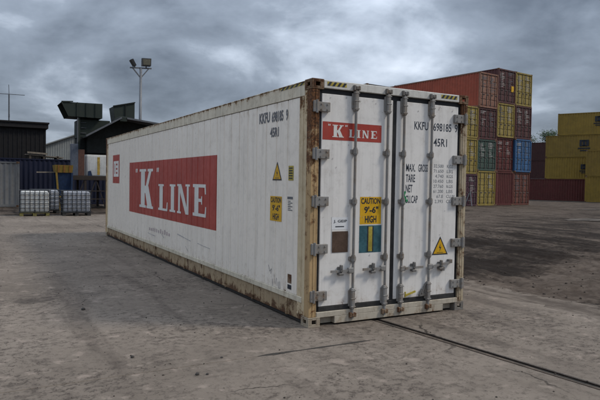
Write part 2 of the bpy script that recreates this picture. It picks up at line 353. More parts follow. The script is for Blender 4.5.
# concrete apron: slabs with open joints; a recessed channel runs through it
apron = bpy.data.objects.new('concrete_apron', None); col.objects.link(apron); apron['kind'] = 'structure'
gx = lambda y: 0.985 - 0.097*min(y, 5.2)        # centre line of the channel (runs slightly askew)
HW = 0.060
ys = [-14.0, -6.7, -0.735, 5.2, 11.2, 17.2, 22.9]
xs = [-62, -44, -30, -20, -13, -8.2, -3.9]
def slab(p, e=0.004):
    # p: four corners counter-clockwise (x, y); chamfered slab with slightly worn arris
    mb = MB(); cxm = sum(q[0] for q in p)/4; cym = sum(q[1] for q in p)/4; b = 0.008
    def ins(q, d): 
        sx = 1 if q[0] > cxm else -1; sy = 1 if q[1] > cym else -1
        return (q[0]-sx*d, q[1]-sy*d)
    lo = [(*ins(q, e), -0.16) for q in p]; md = [(*ins(q, e), -b) for q in p]; tp = [(*ins(q, e+b), 0.0) for q in p]
    mb.v = lo+md+tp; mb.f = [(8, 9, 10, 11), (3, 2, 1, 0)]
    for i in range(4):
        j = (i+1) % 4; mb.f += [(i, j, 4+j, 4+i), (4+i, 4+j, 8+j, 8+i)]
    return mb.build('slab', 'concrete', apron)
for j in range(len(ys)-1):
    a, b = ys[j], ys[j+1]
    for i in range(len(xs)-1): slab([(xs[i], a), (xs[i+1], a), (xs[i+1], b), (xs[i], b)])
    HW = 0.060 if b < 5.3 else 0.0
    slab([(xs[-1], a), (gx(a)-HW, a), (gx(b)-HW, b), (xs[-1], b)], 0.004)
    xe = lambda y: 4.12
    slab([(gx(a)+HW, a), (xe(a), a), (xe(b), b), (gx(b)+HW, b)], 0.004)
# dirt packed in the joints
M['joint'] = mat_plain('joint_dirt', (0.04, 0.034, 0.028), 0.95, var=0.4, scale=25)
jb = MB(); jb.poly([(-62, -14, -0.014), (4.0, -14, -0.014), (4.0, 22.8, -0.014), (-62, 22.8, -0.014)])
struct(jb.build('joint_filling', 'joint', apron))

chan = thing('floor_channel', 'dark recessed channel in the concrete running out from under the white container', 'channel', (gx(-3), -3, -0.03))
def chan_pt(y, off, z): return (gx(y)+off-gx(-3), y+3, z+0.03)
M['channel'] = mat_plain('rusty_channel_steel', (0.040, 0.030, 0.024), 0.9, var=0.5, scale=12, spec=0.1)
mb = MB()
for s0, s1, z0, z1 in ((-0.057, -0.045, -0.10, -0.002), (0.045, 0.057, -0.10, -0.002)):
    mb.hexa([chan_pt(-14, s0, z0), chan_pt(-14, s1, z0), chan_pt(5.2, s1, z0), chan_pt(5.2, s0, z0), chan_pt(-14, s0, z1), chan_pt(-14, s1, z1), chan_pt(5.2, s1, z1), chan_pt(5.2, s0, z1)])
mb.build('edge_bar', 'channel', chan)
# packed dirt strip in the bed of the channel
mb = MB(); N = 260
for i in range(N+1):
    y = -14+19.2*i/N
    for k, o in enumerate((-0.046, -0.016, 0.016, 0.046)):
        z = -0.018 + 0.014*noise.noise((y*1.7, o*20, 0)) + (0.008 if k in (1, 2) else 0)
        mb.v.append(chan_pt(y, o, z))
for i in range(N):
    for k in range(3): a = i*4+k; mb.f.append((a, a+1, a+5, a+4))
M['bed'] = mat_plain('channel_bed_dirt', (0.105, 0.080, 0.060), 0.95, var=0.6, scale=8)
mb.build('dirt_bed', 'bed', chan, True)

# broken slab edge: wider open crack along the joint in front of the doors
mb = MB(); n_ = 46; top = []; bot = []
for i in range(n_+1):
    x = -1.0+1.45*i/n_; w = (1.9-1.1*i/n_)*0.5*(0.006+0.022*max(0, noise.noise((x*3, 1, 0))+0.35)+0.010*abs(noise.noise((x*19, 4, 0))))
    w *= 1.9*min(1, (n_-i)/6, i/6); yc = -0.735+0.006*noise.noise((x*6, 7, 0))
    top.append((x, yc+w, 0.0015)); bot.append((x, yc-w, 0.0015))
for i in range(n_): mb.poly([bot[i], bot[i+1], top[i+1], top[i]])
struct(mb.build('crack_dirt', 'joint', apron))

# dirt yard
def wetness(x, y):
    n1_ = noise.noise((x*0.22+3, y*0.30, 0)); n2_ = noise.noise((x*0.7, y*0.5+9, 3)); n3_ = noise.noise((x*1.7, y*0.45, 5))
    w = 0.34+0.34*n1_+0.22*n2_+0.15*n3_
    w += 0.46*math.exp(-(((x-9.0)/4.6)**2+((y-5.0)/3.4)**2)) + 0.30*math.exp(-(((x-14)/9)**2+((y-6.5)/5.5)**2)) + 0.30*math.sin(x*2.1+1.3*math.sin(y*0.5))*math.exp(-((x-11)/6)**2)*0.6
    w += 0.42*math.exp(-(((x-5.4)/1.5)**2+((y-3.0)/1.8)**2))
    # dry tongue of gravelly dirt
    t = max(0, min(1, ((x-4.6)*5.2+(y-0.2)*2.3)/(5.2**2+2.3**2))); d = math.hypot(x-(4.6+5.2*t), y-(0.2+2.3*t))
    w -= 0.75*math.exp(-(d/(0.55+0.55*t))**2)
    w += 0.55*math.exp(-(((x-4.75)/0.5)**2+((y+0.75)/0.8)**2))
    w += 0.22*math.exp(-(((x-24)/8)**2+((y-13)/5)**2))
    return w
def edge_x(y): return 3.55+0.40*noise.noise((y*0.7, 2, 0))+0.18*noise.noise((y*2.7, 8, 0))+0.07*noise.noise((y*9, 1, 0))
def yard_h(x, y):
    far = max(0, min(1, (x-12)/6)); far = far*far*(3-2*far)
    amp = 0.055*(1-far)+0.010*far
    h = amp*(noise.noise((x*0.9, y*0.9, 0))+0.6*noise.noise((x*2.6, y*2.6, 4)))
    if far < 1:
        for k in range(6):        # tyre ruts sweeping past the container
            cxr = 6.4+k*1.0+0.9*math.sin(y*0.22+k*0.9); dd = (x-cxr)/0.17
            h += (1-far)*(-0.055*math.exp(-dd*dd)+0.030*math.exp(-((abs(dd)-1.7)/0.8)**2))*(0.5+0.5*noise.noise((k*3.1, y*0.35, 1))+0.3)
        h += (1-far)*(0.030*noise.noise((x*5, y*5, 9))+0.020*noise.noise((x*13, y*13, 3)))
    h -= 0.008
    e0 = edge_x(y)
    if x < e0+1.4:
        t = max(0, min(1, (e0+1.4-x)/1.4)); t = t*t*(3-2*t); h = h*(1-t)+t*(0.006+0.004*noise.noise((x*6, y*6, 2)))
    if x < e0+0.15: h = h-(e0+0.15-x)*0.06
    if x < e0-0.25: h = -0.03
    return h
def cover(x, y):
    t = (x-edge_x(y)-0.1)/1.5; return max(-0.6, min(1.6, t*1.3+0.35*noise.noise((x*1.4, y*0.9, 6))))
def axis(a, b, fine, coarse):
    out_ = [a]; 
    while out_[-1] < b: 
        t = (out_[-1]-a)/(b-a); out_.append(out_[-1]+fine+(coarse-fine)*min(1, t*1.6))
    return out_
AX = [2.8+0.07*i for i in range(160)]; AX += axis(AX[-1]+0.1, 120, 0.12, 1.8); 
AYp = [-1.0+0.08*i for i in range(140)]; AYp += axis(AYp[-1]+0.1, 130, 0.12, 2.0); AYn = [-1.0-(v+1.0) for v in axis(-1.0, 40, 0.12, 2.0)][1:]
AY = AYn[::-1]+AYp
mb = MB(); wetv = []; covv = []
for y in AY:
    for x in AX:
        mb.v.append((x, y, yard_h(x, y))); wetv.append(wetness(x, y)); covv.append(cover(x, y))
nx = len(AX)
for j in range(len(AY)-1):
    for i in range(nx-1): a = j*nx+i; mb.f.append((a, a+1, a+nx+1, a+nx))
me = mb.mesh('dirt_yard', True)
at = me.attributes.new('wet', 'FLOAT', 'POINT'); at.data.foreach_set('value', wetv); at = me.attributes.new('cover', 'FLOAT', 'POINT'); at.data.foreach_set('value', covv)
yard = place(me, 'dirt_yard', 'dirt'); struct(yard)

# damp dirt beyond the concrete, under the left hand machinery
mb = MB(); wv = []; RX = [-62+66.5*i/150 for i in range(151)]; RY = [22.4+0.28*j+0.012*j*j for j in range(62)]
for y in RY:
    for x in RX:
        e1 = 22.75+0.25*noise.noise((x*0.8, 5, 0)); hh_ = -0.006+0.012*noise.noise((x*1.3, y*1.3, 2)) if y > e1 else -0.02-0.2*(e1-y)
        mb.v.append((x, y, min(hh_, 0.004))); wv.append(0.62+0.3*noise.noise((x*0.5, y*0.5, 7)))
for j in range(len(RY)-1):
    for i in range(150): a = j*151+i; mb.f.append((a, a+1, a+152, a+151))
me = mb.mesh('damp_dirt', True); at = me.attributes.new('wet', 'FLOAT', 'POINT'); at.data.foreach_set('value', wv); at = me.attributes.new('cover', 'FLOAT', 'POINT'); at.data.foreach_set('value', [1.6]*len(wv))
struct(place(me, 'damp_dirt', 'dirt'))
# pale dried patches
M['dust'] = mat_plain('pale_dried_mud', (0.125, 0.106, 0.090), 0.95, var=0.8, scale=1.2, spec=0.08)
def puddle(x, y, rx, ry, seed):
    mb = MB(); N = 40; pts = []
    for i in range(N):
        t = 2*math.pi*i/N; r = 1+0.45*noise.noise((math.cos(t)*1.6+seed, math.sin(t)*1.6, seed))
        pts.append((rx*r*math.cos(t), ry*r*math.sin(t), 0.0))
    mb.poly(pts); o = mb.build('dried_mud', 'dust'); o.location = (x, y, 0.012); struct(o)
puddle(24.3, 13.2, 1.7, 0.8, 1); puddle(26.8, 13.4, 1.0, 0.5, 5); puddle(31, 14.5, 1.6, 0.5, 13); puddle(38.5, 22.0, 3.2, 0.5, 17); puddle(44.5, 24.5, 2.6, 0.6, 21)

# ================================================================ the white reefer container
L, W, H = 12.192, 2.438, 2.896
ree = thing('reefer_container', 'long white refrigerated shipping container with red logo panel, rusty corner posts and two closed doors', 'container', (0, 0, -0.002))
def casting(x, y, z, sx, sy, sz, mat):
    # hollow corner casting; x,y,z is the outer corner, s* point inwards
    w, l, h, t = 0.162, 0.178, 0.118, 0.024
    mb = MB()
    def bx(a0, a1, b0, b1, c0, c1):
        X = sorted((x+sx*a0, x+sx*a1)); Y = sorted((y+sy*b0, y+sy*b1)); Z_ = sorted((z+sz*c0, z+sz*c1))
        mb.box(X[0], X[1], Y[0], Y[1], Z_[0], Z_[1], 0.004)
    bx(0, w, 0, l, 0, t); bx(0, w, 0, l, h-t*.7, h)                      # plates
    # outer x face with hole
    bx(0, t, 0, 0.055, t, h-t*.7); bx(0, t, 0.125, l, t, h-t*.7); bx(0, t, 0.055, 0.125, t, 0.038); bx(0, t, 0.055, 0.125, 0.082, h-t*.7)
    # outer y face with hole
    bx(t, 0.050, 0, t, t, h-t*.7); bx(0.112, w, 0, t, t, h-t*.7); bx(0.050, 0.112, 0, t, t, 0.036); bx(0.050, 0.112, 0, t, 0.084, h-t*.7)
    bx(w-t, w, t, l, t, h-t*.7); bx(t, w-t, l-t, l, t, h-t*.7)
    return mb.build('corner_casting', mat, ree)
for xx, sx in ((0, 1), (W, -1)):
    for yy, sy in ((0, 1), (L, -1)):
        casting(xx, yy, 0, sx, sy, 1, 'casting_grey' if xx else 'casting_cream'); casting(xx, yy, H, sx, sy, -1, 'casting')
# corner posts (near ones: outer web, front flange, inner return)
for near in (True, False):
    for xx, sx in ((0, 1), (W, -1)):
        def bb(mb, a0, a1, b0, b1):
            X = sorted((xx+sx*a0, xx+sx*a1)); Y = (b0, b1) if near else (L-b1, L-b0); mb.box(X[0], X[1], min(Y), max(Y), 0.117, H-0.117, 0.006)
        mb = MB(); bb(mb, 0.003, 0.050, 0.006, 0.118); bb(mb, 0.050, 0.088, 0.004, 0.030); bb(mb, 0.088, 0.112, 0.010, 0.110)
        mb.build('corner_post', 'post' if xx == 0 else 'post_r', ree)
        mb = MB(); bb(mb, 0.010, 0.060, 0.1185, 0.20); bb(mb, 0.006, 0.055, 0.20, 0.30)
        mb.build('post_plate', 'post_side', ree)
# side panels: shallow vertical grooves
GP, GW, GD = 0.305, 0.034, 0.010
def groove_profile(y0, y1):
    pts = [y0]; k = math.floor((y0-0.30)/GP)-1
    pr = [(y0, 0.0)]
    y = 0.30+GP*k
    while y < y1+GP:
        for dy, d in ((-GW/2, 0), (-GW/6, GD), (GW/6, GD), (GW/2, 0)):
            if y0 < y+dy < y1: pr.append((y+dy, d))
        y += GP
    pr.append((y1, 0.0)); return pr
def groove_panel(name, x, sx, y0, y1, z0, z1, mat, parent, label=None):
    mb = MB(); pr = groove_profile(y0, y1)
    for y, d in pr: mb.v += [(x+sx*d, y, z0), (x+sx*d, y, z1)]
    for i in range(len(pr)-1):
        a = 2*i; mb.f.append((a, a+1, a+3, a+2) if sx > 0 else (a, a+2, a+3, a+1))
    return mb.build(name, mat, parent, label=label)
PX = 0.012
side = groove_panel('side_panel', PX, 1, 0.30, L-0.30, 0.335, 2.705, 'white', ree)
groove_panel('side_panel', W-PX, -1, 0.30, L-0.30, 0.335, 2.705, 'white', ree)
MB().box(0.05, W-0.05, 0.12, L-0.12, 0.16, 2.80).build('insulated_core', 'roofpanel', ree)
# rails
for xx, sx in ((0, 1), (W, -1)):
    def rb(name, mat, a0, a1, z0, z1, y0=0.18, y1=L-0.18, bev=0.004):
        X = sorted((xx+sx*a0, xx+sx*a1)); return MB().box(X[0], X[1], y0, y1, z0, z1, bev).build(name, mat, ree)
    rb('top_rail', 'rail_top', 0.004, 0.06, 2.712, 2.872)
    rb('top_rail_cap', 'rail_top', 0.0, 0.05, 2.8725, 2.886)
    rb('rail_seam', 'rubber_dusty', 0.0125, 0.05, 2.7048, 2.7118, 0.30, L-0.30, 0)
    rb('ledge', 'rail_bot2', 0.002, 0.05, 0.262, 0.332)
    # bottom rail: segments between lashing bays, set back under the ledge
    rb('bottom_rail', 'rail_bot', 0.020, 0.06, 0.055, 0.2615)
    yk = 0.55
    while yk < L-0.5:
        X = sorted((xx+sx*0.006, xx+sx*0.058)); MB().box(X[0], X[1], yk, yk+0.045, 0.050, 0.261, 0.003).build('rail_bracket', 'rail_bot', ree); yk += 1.02
    rb('rail_foot', 'dark', 0.035, 0.09, 0.012, 0.0545)
# roof with cross ribs that show as a scalloped edge
mb = MB(); mb.box(0.05, W-0.05, 0.16, L-0.16, 2.80, 2.868)
for i in range(26):
    y = 0.5+i*0.445; mb.box(0.02, W-0.02, y, y+0.20, 2.8865, 2.8945, 0.003)
mb.build('roof', 'rail_top', ree)
MB().box(0.09, W-0.09, 0.2, L-0.2, 0.03, 0.16).build('underframe', 'dark', ree)
# header and sill
MB().box(0.163, W-0.163, 0.004, 0.10, 2.795, 2.890, 0.006).build('header', 'header', ree)
mb = MB(); mb.box(0.113, W-0.113, 0.006, 0.10, 0.108, 0.172, 0.004); mb.box(0.365, W-0.365, 0.0065, 0.10, 0.022, 0.1078, 0.004)
mb.box(0.164, 0.364, 0.09, 0.14, 0.02, 0.107); mb.box(W-0.364, W-0.164, 0.09, 0.14, 0.02, 0.107)
mb.build('sill', 'sill', ree)
# door gaskets
mb = MB(); mb.box(0.1125, 0.150, 0.038, 0.10, 0.173, 2.795); mb.box(W-0.150, W-0.1125, 0.038, 0.10, 0.173, 2.795)
mb.box(0.150, W-0.150, 0.034, 0.10, 2.738, 2.794); mb.box(1.192, 1.248, 0.034, 0.10, 0.232, 2.738)
mb.build('door_gasket', 'rubber', ree)
MB().box(0.150, W-0.150, 0.026, 0.10, 0.1735, 0.228, 0.003).build('bottom_gasket', 'rubber_dusty', ree)
DY = 0.028
def door(x0, x1):
    mb = MB(); mb.box(x0, x1, DY, 0.11, 0.232, 2.736, 0.006)
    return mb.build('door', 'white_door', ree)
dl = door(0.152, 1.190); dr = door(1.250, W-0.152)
F = DOOR(DY-0.0015)
def hinge(z, left, parent):
    mb = MB(); s = 1 if left else -1; x0 = 0 if left else W
    def bx(a0, a1, y0, y1, z0, z1, b=0.004):
        X = sorted((x0+s*a0, x0+s*a1)); mb.box(X[0], X[1], y0, y1, z0, z1, b)
    bx(0.055, 0.245, -0.012, 0.026, z-0.055, z+0.055); bx(0.020, 0.056, -0.020, 0.020, z-0.065, z+0.065)
    mb.tube((x0+s*0.062, -0.016, z-0.075), (x0+s*0.062, -0.016, z+0.075), 0.016, n=10)
    for dx in (0.125, 0.205):
        for dz in (-0.03, 0.03): mb.tube((x0+s*dx, -0.011, z+dz), (x0+s*dx, -0.020, z+dz), 0.011, n=6)
    mb.build('hinge', 'steel', parent)
for z in (2.575, 2.03, 1.478, 0.92, 0.366):
    hinge(z, True, dl); hinge(z, False, dr)
BY = -0.006
def lock_bar(x, parent, hs):
    mb = MB(); mb.tube((x, BY, 0.06), (x, BY, 2.845), 0.0165, n=14)
    for z in (2.075, 1.475, 0.785):                              # bearing guides
        mb.tube((x, BY, z-0.028), (x, BY, z+0.028), 0.031, n=12); mb.box(x-0.052, x+0.052, BY+0.012, DY, z-0.024, z+0.024, 0.004)
        mb.tube((x, BY, z-0.045), (x, BY, z-0.028), 0.024, n=12); mb.tube((x, BY, z+0.028), (x, BY, z+0.045), 0.024, n=12)
    for z0, z1 in ((2.555, 2.80), (0.175, 0.430)):                # long end guides
        mb.box(x-0.029, x+0.029, BY-0.024, DY, z0, z1, 0.012); mb.box(x-0.046, x+0.046, BY+0.014, DY, z0+0.03, z1-0.03, 0.004)
        for zz_ in (z0+0.03, (z0+z1)/2, z1-0.03): mb.box(x-0.033, x+0.033, BY-0.027, BY, zz_-0.007, zz_+0.007, 0.003)
    o = mb.build('lock_bar', 'steel', parent)
    for zc, k in ((2.832, 1), (0.105, -1)):                       # cam and keeper
        mb = MB(); mb.box(x-0.046, x-0.016, -0.030, 0.008, zc-0.032, zc+0.032, 0.006); mb.box(x+0.016, x+0.046, -0.034, 0.008, zc-0.026, zc+0.026, 0.006)
        mb.box(x-0.018, x+0.018, -0.036, 0.0, zc-0.020, zc+0.020, 0.006)
        mb.build('cam_keeper', 'casting' if k < 0 else 'steel_dk', parent)
    return o
bars = (0.61, 1.09, 1.345, 1.80)
for i, x in enumerate(bars): lock_bar(x, dl if i < 2 else dr, 0)
def handle(xbar, xend, z, parent, zend=None):
    s = 1 if xend > xbar else -1; zend = z if zend is None else zend
    mb = MB(); mb.box(min(xbar, xbar+s*0.06)-0.02, max(xbar, xbar+s*0.06)+0.0, BY-0.022, BY+0.016, z-0.034, z+0.034, 0.008)
    mb.beam((xbar+s*0.05, BY-0.012, z), (xend, BY-0.006, zend), 0.014, 0.030)
    mb.tube((xbar+s*0.065, BY-0.03, z), (xbar+s*0.065, BY+0.01, z), 0.016, n=8)
    mb.build('handle', 'steel', parent)
    xm = xbar+(xend-xbar)*0.56; mb = MB()
    mb.box(xm-0.030, xm+0.030, -0.004, DY, z-0.050, z+0.050, 0.005); mb.box(xm-0.018, xm+0.018, BY-0.030, BY+0.004, z-0.010, z+0.075, 0.006)
    mb.box(xm-0.034, xm+0.034, BY-0.026, BY, z-0.052, z-0.022, 0.006); mb.tube((xm, BY-0.034, z+0.035), (xm, BY, z+0.035), 0.012, n=8)
    mb.build('handle_catch', 'steel_dk', parent)
handle(0.61, 0.29, 0.645, dl); handle(1.09, 0.75, 0.645, dl); handle(1.345, 1.70, 0.625, dr); handle(1.80, 2.16, 0.625, dr, 0.66)
MB().box(2.02, 2.075, -0.012, DY, 0.555, 0.605, 0.004).build('seal_plate', 'steel_dk', dr)
MB().box(2.14, 2.20, -0.02, DY, 0.65, 0.70, 0.004).build('handle_rest', 'steel_dk', dr)
# yellow hook bar at the foot of the right door
mb = MB(); mb.beam((1.415, -0.004, 0.27), (1.585, -0.004, 0.315), 0.012, 0.024); mb.beam((1.42, -0.004, 0.25), (1.42, -0.004, 0.32), 0.012, 0.016)
mb.build('door_hook', 'yellow_dim', dr)
mb = MB(); mb.tube((1.70, 0.004, 0.275), (1.76, 0.004, 0.40), 0.012, n=8); mb.beam((1.66, 0.010, 0.255), (1.775, 0.010, 0.262), 0.02, 0.03); mb.tube((1.665, 0.004, 0.26), (1.70, 0.004, 0.335), 0.012, n=8)
mb.build('hook_eye', 'steel_dk', dr)

# serif letters in a unit box
def para(x0, x1, yb, X0, X1, yt): return [(x0, yb), (x1, yb), (X1, yt), (X0, yt)]
def rec(x0, x1, y0, y1): return [(x0, y0), (x1, y0), (x1, y1), (x0, y1)]
SER = {
 'K': [rec(.11, .40, .05, .95), rec(0, .49, 0, .065), rec(0, .49, .935, 1), para(.36, .53, .38, .70, .87, .95), para(.60, .93, .04, .36, .66, .57), rec(.60, .97, .935, 1), rec(.54, 1.0, 0, .065)],
 'L': [rec(.12, .48, .05, .95), rec(0, .58, .925, 1), rec(0, .96, 0, .085), para(.86, .98, .02, .93, 1.0, .33)],
 'I': [rec(.22, .78, .05, .95), rec(0, 1, .925, 1), rec(0, 1, 0, .075)],
 'N': [rec(.09, .23, .05, .95), rec(.77, .91, .02, .95), para(.68, .91, 0, .08, .36, .96), rec(0, .34, .93, 1), rec(0, .32, 0, .07), rec(.66, 1, .93, 1)],
 'E': [rec(.12, .43, .05, .95), rec(0, .95, .90, 1), rec(0, .97, 0, .10), rec(.41, .68, .455, .555), rec(.64, .70, .38, .63), para(.88, .98, .02, .94, 1.0, .32), para(.90, .97, .70, .86, .95, .98)],
 '"': [para(.05, .30, 0, .10, .45, 1), para(.55, .80, 0, .60, .95, 1)],
}
def serif(ch, u0, u1, v0, v1, mk, base, parent, name='logo_letter', mat='letter'):
    mb = MB()
    for i, pl in enumerate(SER[ch]):
        fn = mk(base-0.00025*i); pts = [fn(u0+(u1-u0)*a, v0+(v1-v0)*b) for a, b in pl]
        mb.poly(pts)
    return mb.build(name, mat, parent)
# side logo
groove_panel('logo_panel', PX-0.0016, 1, 3.05, 9.15, 0.89, 2.11, 'red', side, 'large red rectangle painted on the grooved white side')
SB = PX-0.0035
serif('K', 8.10, 6.87, 1.05, 1.935, SIDE, SB, side)
serif('L', 6.46, 5.77, 1.06, 1.605, SIDE, SB, side); serif('I', 5.63, 5.25, 1.065, 1.61, SIDE, SB, side)
serif('N', 5.13, 4.37, 1.065, 1.62, SIDE, SB, side); serif('E', 4.20, 3.50, 1.07, 1.63, SIDE, SB, side)
serif('"', 8.50, 8.28, 1.86, 1.95, SIDE, SB, side, 'quote_mark'); serif('"', 6.62, 6.42, 1.86, 1.95, SIDE, SB, side, 'quote_mark')
groove_panel('small_sign', PX-0.0016, 1, 10.36, 11.22, 1.58, 2.36, 'red', side, 'small red sign with a white centre')
mb = MB(); add_rect(mb, 11.10, 10.44, 1.76, 2.19, SIDE(SB)); mb.build('small_sign_centre', 'letter', side)
mb = MB(); add_rect(mb, 10.98, 10.92, 1.84, 2.12, SIDE(SB-.001)); add_rect(mb, 10.78, 10.60, 1.84, 1.89, SIDE(SB-.001)); add_rect(mb, 10.78, 10.60, 1.95, 2.0, SIDE(SB-.001)); add_rect(mb, 10.78, 10.60, 2.07, 2.12, SIDE(SB-.001)); mb.build('small_sign_print', 'red', side)
# side markings
SF = SIDE(SB)
text_obj('KKFU', 1.44, 1.115, 2.475, 2.615, SF, .03, 'ink_faded', side); text_obj('698185', 1.055, 0.73, 2.465, 2.605, SF, .03, 'ink_faded', side); text_obj('9', 0.655, 0.605, 2.46, 2.60, SF, .03, 'ink_faded', side); text_obj('45R1', 1.10, 0.85, 2.275, 2.40, SF, .03, 'ink_faded', side)

def warn_triangle(mk, base, ua, ub, um, v0, v1, parent):
    mb = MB(); fn = mk(base); mb.poly([fn(ua, v0), fn(ub, v0), fn(um, v1)]); mb.build('warning_triangle', 'ink', parent)
    cu, cv = (ua+ub+um)/3, v0+(v1-v0)/3
    sh = lambda u, v, k: (cu+(u-cu)*k, cv+(v-cv)*k)
    mb = MB(); fn = mk(base-.001); mb.poly([fn(*sh(ua, v0, .80)), fn(*sh(ub, v0, .80)), fn(*sh(um, v1, .80))]); mb.build('triangle_field', 'yellow', parent)
    mb = MB(); fn = mk(base-.002); du = (ub-ua)
    mb.poly([fn(cu+du*.02, v0+(v1-v0)*.62), fn(cu-du*.07, v0+(v1-v0)*.36), fn(cu, v0+(v1-v0)*.38), fn(cu-du*.02, v0+(v1-v0)*.17), fn(cu+du*.08, v0+(v1-v0)*.43), fn(cu+du*.01, v0+(v1-v0)*.41)])
    add_rect(mb, cu-du*.2, cu+du*.2, v0+(v1-v0)*.11, v0+(v1-v0)*.135, fn); mb.build('triangle_print', 'ink', parent)
warn_triangle(SIDE, SB, 1.01, 0.745, 0.875, 1.715, 1.955, side)
mb = MB(); add_rect(mb, 0.565, 0.435, 1.715, 1.895, SF); mb.build('label_plate', 'yellow_dim', side)
mb = MB()
for i in range(5): add_rect(mb, 0.55, 0.455, 1.735+i*.031, 1.750+i*.031, SIDE(SB-.001))
mb.build('label_print', 'ink', side)
def caution(ua, ub, v0, v1, mk, base, parent):
    mb = MB(); add_rect(mb, ua, ub, v0, v1, mk(base)); mb.build('caution_sign', 'yellow', parent)
    fn = mk(base-.001); U = lambda t: ua+(ub-ua)*t; V = lambda t: v0+(v1-v0)*t
    mb = MB(); add_text(mb, 'CAUTION', U(.05), U(.95), V(.74), V(.96), fn, .03); add_text(mb, "9'-6\"", U(.20), U(.86), V(.40), V(.65), fn, .03); add_text(mb, 'HIGH', U(.24), U(.78), V(.05), V(.31), fn, .03)
    mb.build('caution_lettering', 'ink', parent)
caution(1.065, 0.735, 1.19, 1.51, SIDE, SB, side)
mb = MB(); add_rect(mb, .585, .445, 1.485, 1.515, SF)
for i in range(6): add_rect(mb, .57, .57-(.12 if i % 2 == 0 else .07), 1.345+i*.022, 1.355+i*.022, SF)
mb.v = mb.v; mb.build('gauge_print', 'ink_faded', side)
mb = MB(); add_rect(mb, .545, .445, .45, .56, SF); mb.build('red_tag', 'casting', side); mb = MB(); add_rect(mb, .545, .445, .375, .43, SF); mb.build('dark_tag', 'ink', side)
# smears and scratches on the side
mb = MB()
for i in range(11):
    y = 7.2-i*.15; w = .06+.04*random.random(); zc = .615-.0*i; add_rect(mb, y, y-w, zc-.045, zc+.045*random.random()+.01, SF)
struct(mb.build('faded_marking', 'pinkstain', side), kind='stuff')
def scribble(mb, pts, w, fn):
    for a, b in zip(pts[:-1], pts[1:]):
        d = Vector((b[0]-a[0], b[1]-a[1])); n_ = Vector((-d.y, d.x)).normalized()*w*(.6+.8*random.random())
        mb.poly([fn(a[0]-n_.x, a[1]-n_.y), fn(b[0]-n_.x, b[1]-n_.y), fn(b[0]+n_.x, b[1]+n_.y), fn(a[0]+n_.x, a[1]+n_.y)])
mb = MB()
for s_ in ([(5.1, .66), (4.7, .63), (4.3, .60)], [(3.95, .60), (3.6, .58), (3.3, .57)], [(7.3, .50), (6.9, .485), (6.7, .48)], [(4.6, .48), (4.45, .40)], [(6.2, .56), (6.0, .5)]):
    scribble(mb, s_, .007, SF)
struct(mb.build('scrape_mark', 'stain', side), kind='stuff')
mb = MB()
for s_ in ([(1.09, .60), (1.05, .52), (1.0, .56), (1.02, .49)], [(.93, .50), (.89, .38), (.85, .46), (.83, .36)], [(.97, .43), (.95, .34)], [(.80, .42), (.79, .32), (.75, .34), (.76, .43)]):
    scribble(mb, s_, .005, SF)
struct(mb.build('pencil_scribble', 'stain', side), kind='stuff')
# hazard strip on the rail by the near casting
def hazard(u0, u1, v0, v1, mk, base, parent, n=4):
    mb = MB(); add_rect(mb, u0, u1, v0, v1, mk(base)); mb.build('hazard_strip', 'yellow_dim', parent)
    mb = MB(); fn = mk(base-.001); du = (u1-u0)/n
    for i in range(n):
        a = u0+du*i; mb.poly([fn(a, v0), fn(a+du*.5, v0), fn(a+du*.98, v1), fn(a+du*.48, v1)])
    mb.build('hazard_stripe', 'ink', parent)
hazard(0.80, 0.19, 2.842, 2.87, SIDE, .0025, ree, 5)
hazard(0.205, 0.475, 2.826, 2.872, DOOR, .0025, ree, 4); hazard(1.955, 2.235, 2.826, 2.872, DOOR, .0025, ree, 4)
# left door: logo, caution sign, stickers
mb = MB(); add_rect(mb, 0.165, 1.015, 2.20, 2.412, F); mb.build('door_logo', 'red', dl)
DB = DY-.0028
serif('K', .300, .460, 2.235, 2.380, DOOR, DB, dl); serif('L', .535, .615, 2.243, 2.337, DOOR, DB, dl); serif('I', .650, .700, 2.243, 2.337, DOOR, DB, dl); serif('N', .725, .825, 2.243, 2.337, DOOR, DB, dl); serif('E', .855, .945, 2.243, 2.337, DOOR, DB, dl)
serif('"', .238, .275, 2.365, 2.385, DOOR, DB, dl, 'quote_mark'); serif('"', .478, .515, 2.365, 2.385, DOOR, DB, dl, 'quote_mark')
caution(.715, 1.035, 1.195, 1.53, DOOR, DY-.0015, dl)
mb = MB(); add_rect(mb, .712, 1.045, .845, 1.18, F); mb.build('teal_sticker', 'teal', dl)
mb = MB(); add_rect(mb, .848, .906, .86, 1.165, DOOR(DB-.001)); mb.build('yellow_gauge', 'yellow_dim', dl)
mb = MB(); add_rect(mb, .830, .848, .855, 1.17, DOOR(DB)); add_rect(mb, .906, .924, .855, 1.17, DOOR(DB)); mb.build('gauge_border', 'ink', dl)
mb = MB(); add_rect(mb, .315, .545, 1.14, 1.285, F); mb.build('white_sticker', 'sticker', dl)
mb = MB(); add_text(mb, 'J. GEIP', .34, .53, 1.215, 1.255, DOOR(DB), .02); add_rect(mb, .365, .49, 1.168, 1.180, DOOR(DB)); mb.build('sticker_print', 'ink', dl)
MB().box(.322, .548, DY-.006, DY, .865, 1.118, .003).build('brown_plate', 'brown', dl)
mb = MB()
for a, b in (((.312, .858), (.312, 1.29)), ((.556, .858), (.556, 1.10))): add_rect(mb, a[0]-.003, a[0]+.003, a[1], b[1], F)
mb.build('sticker_edge', 'stain', dl)
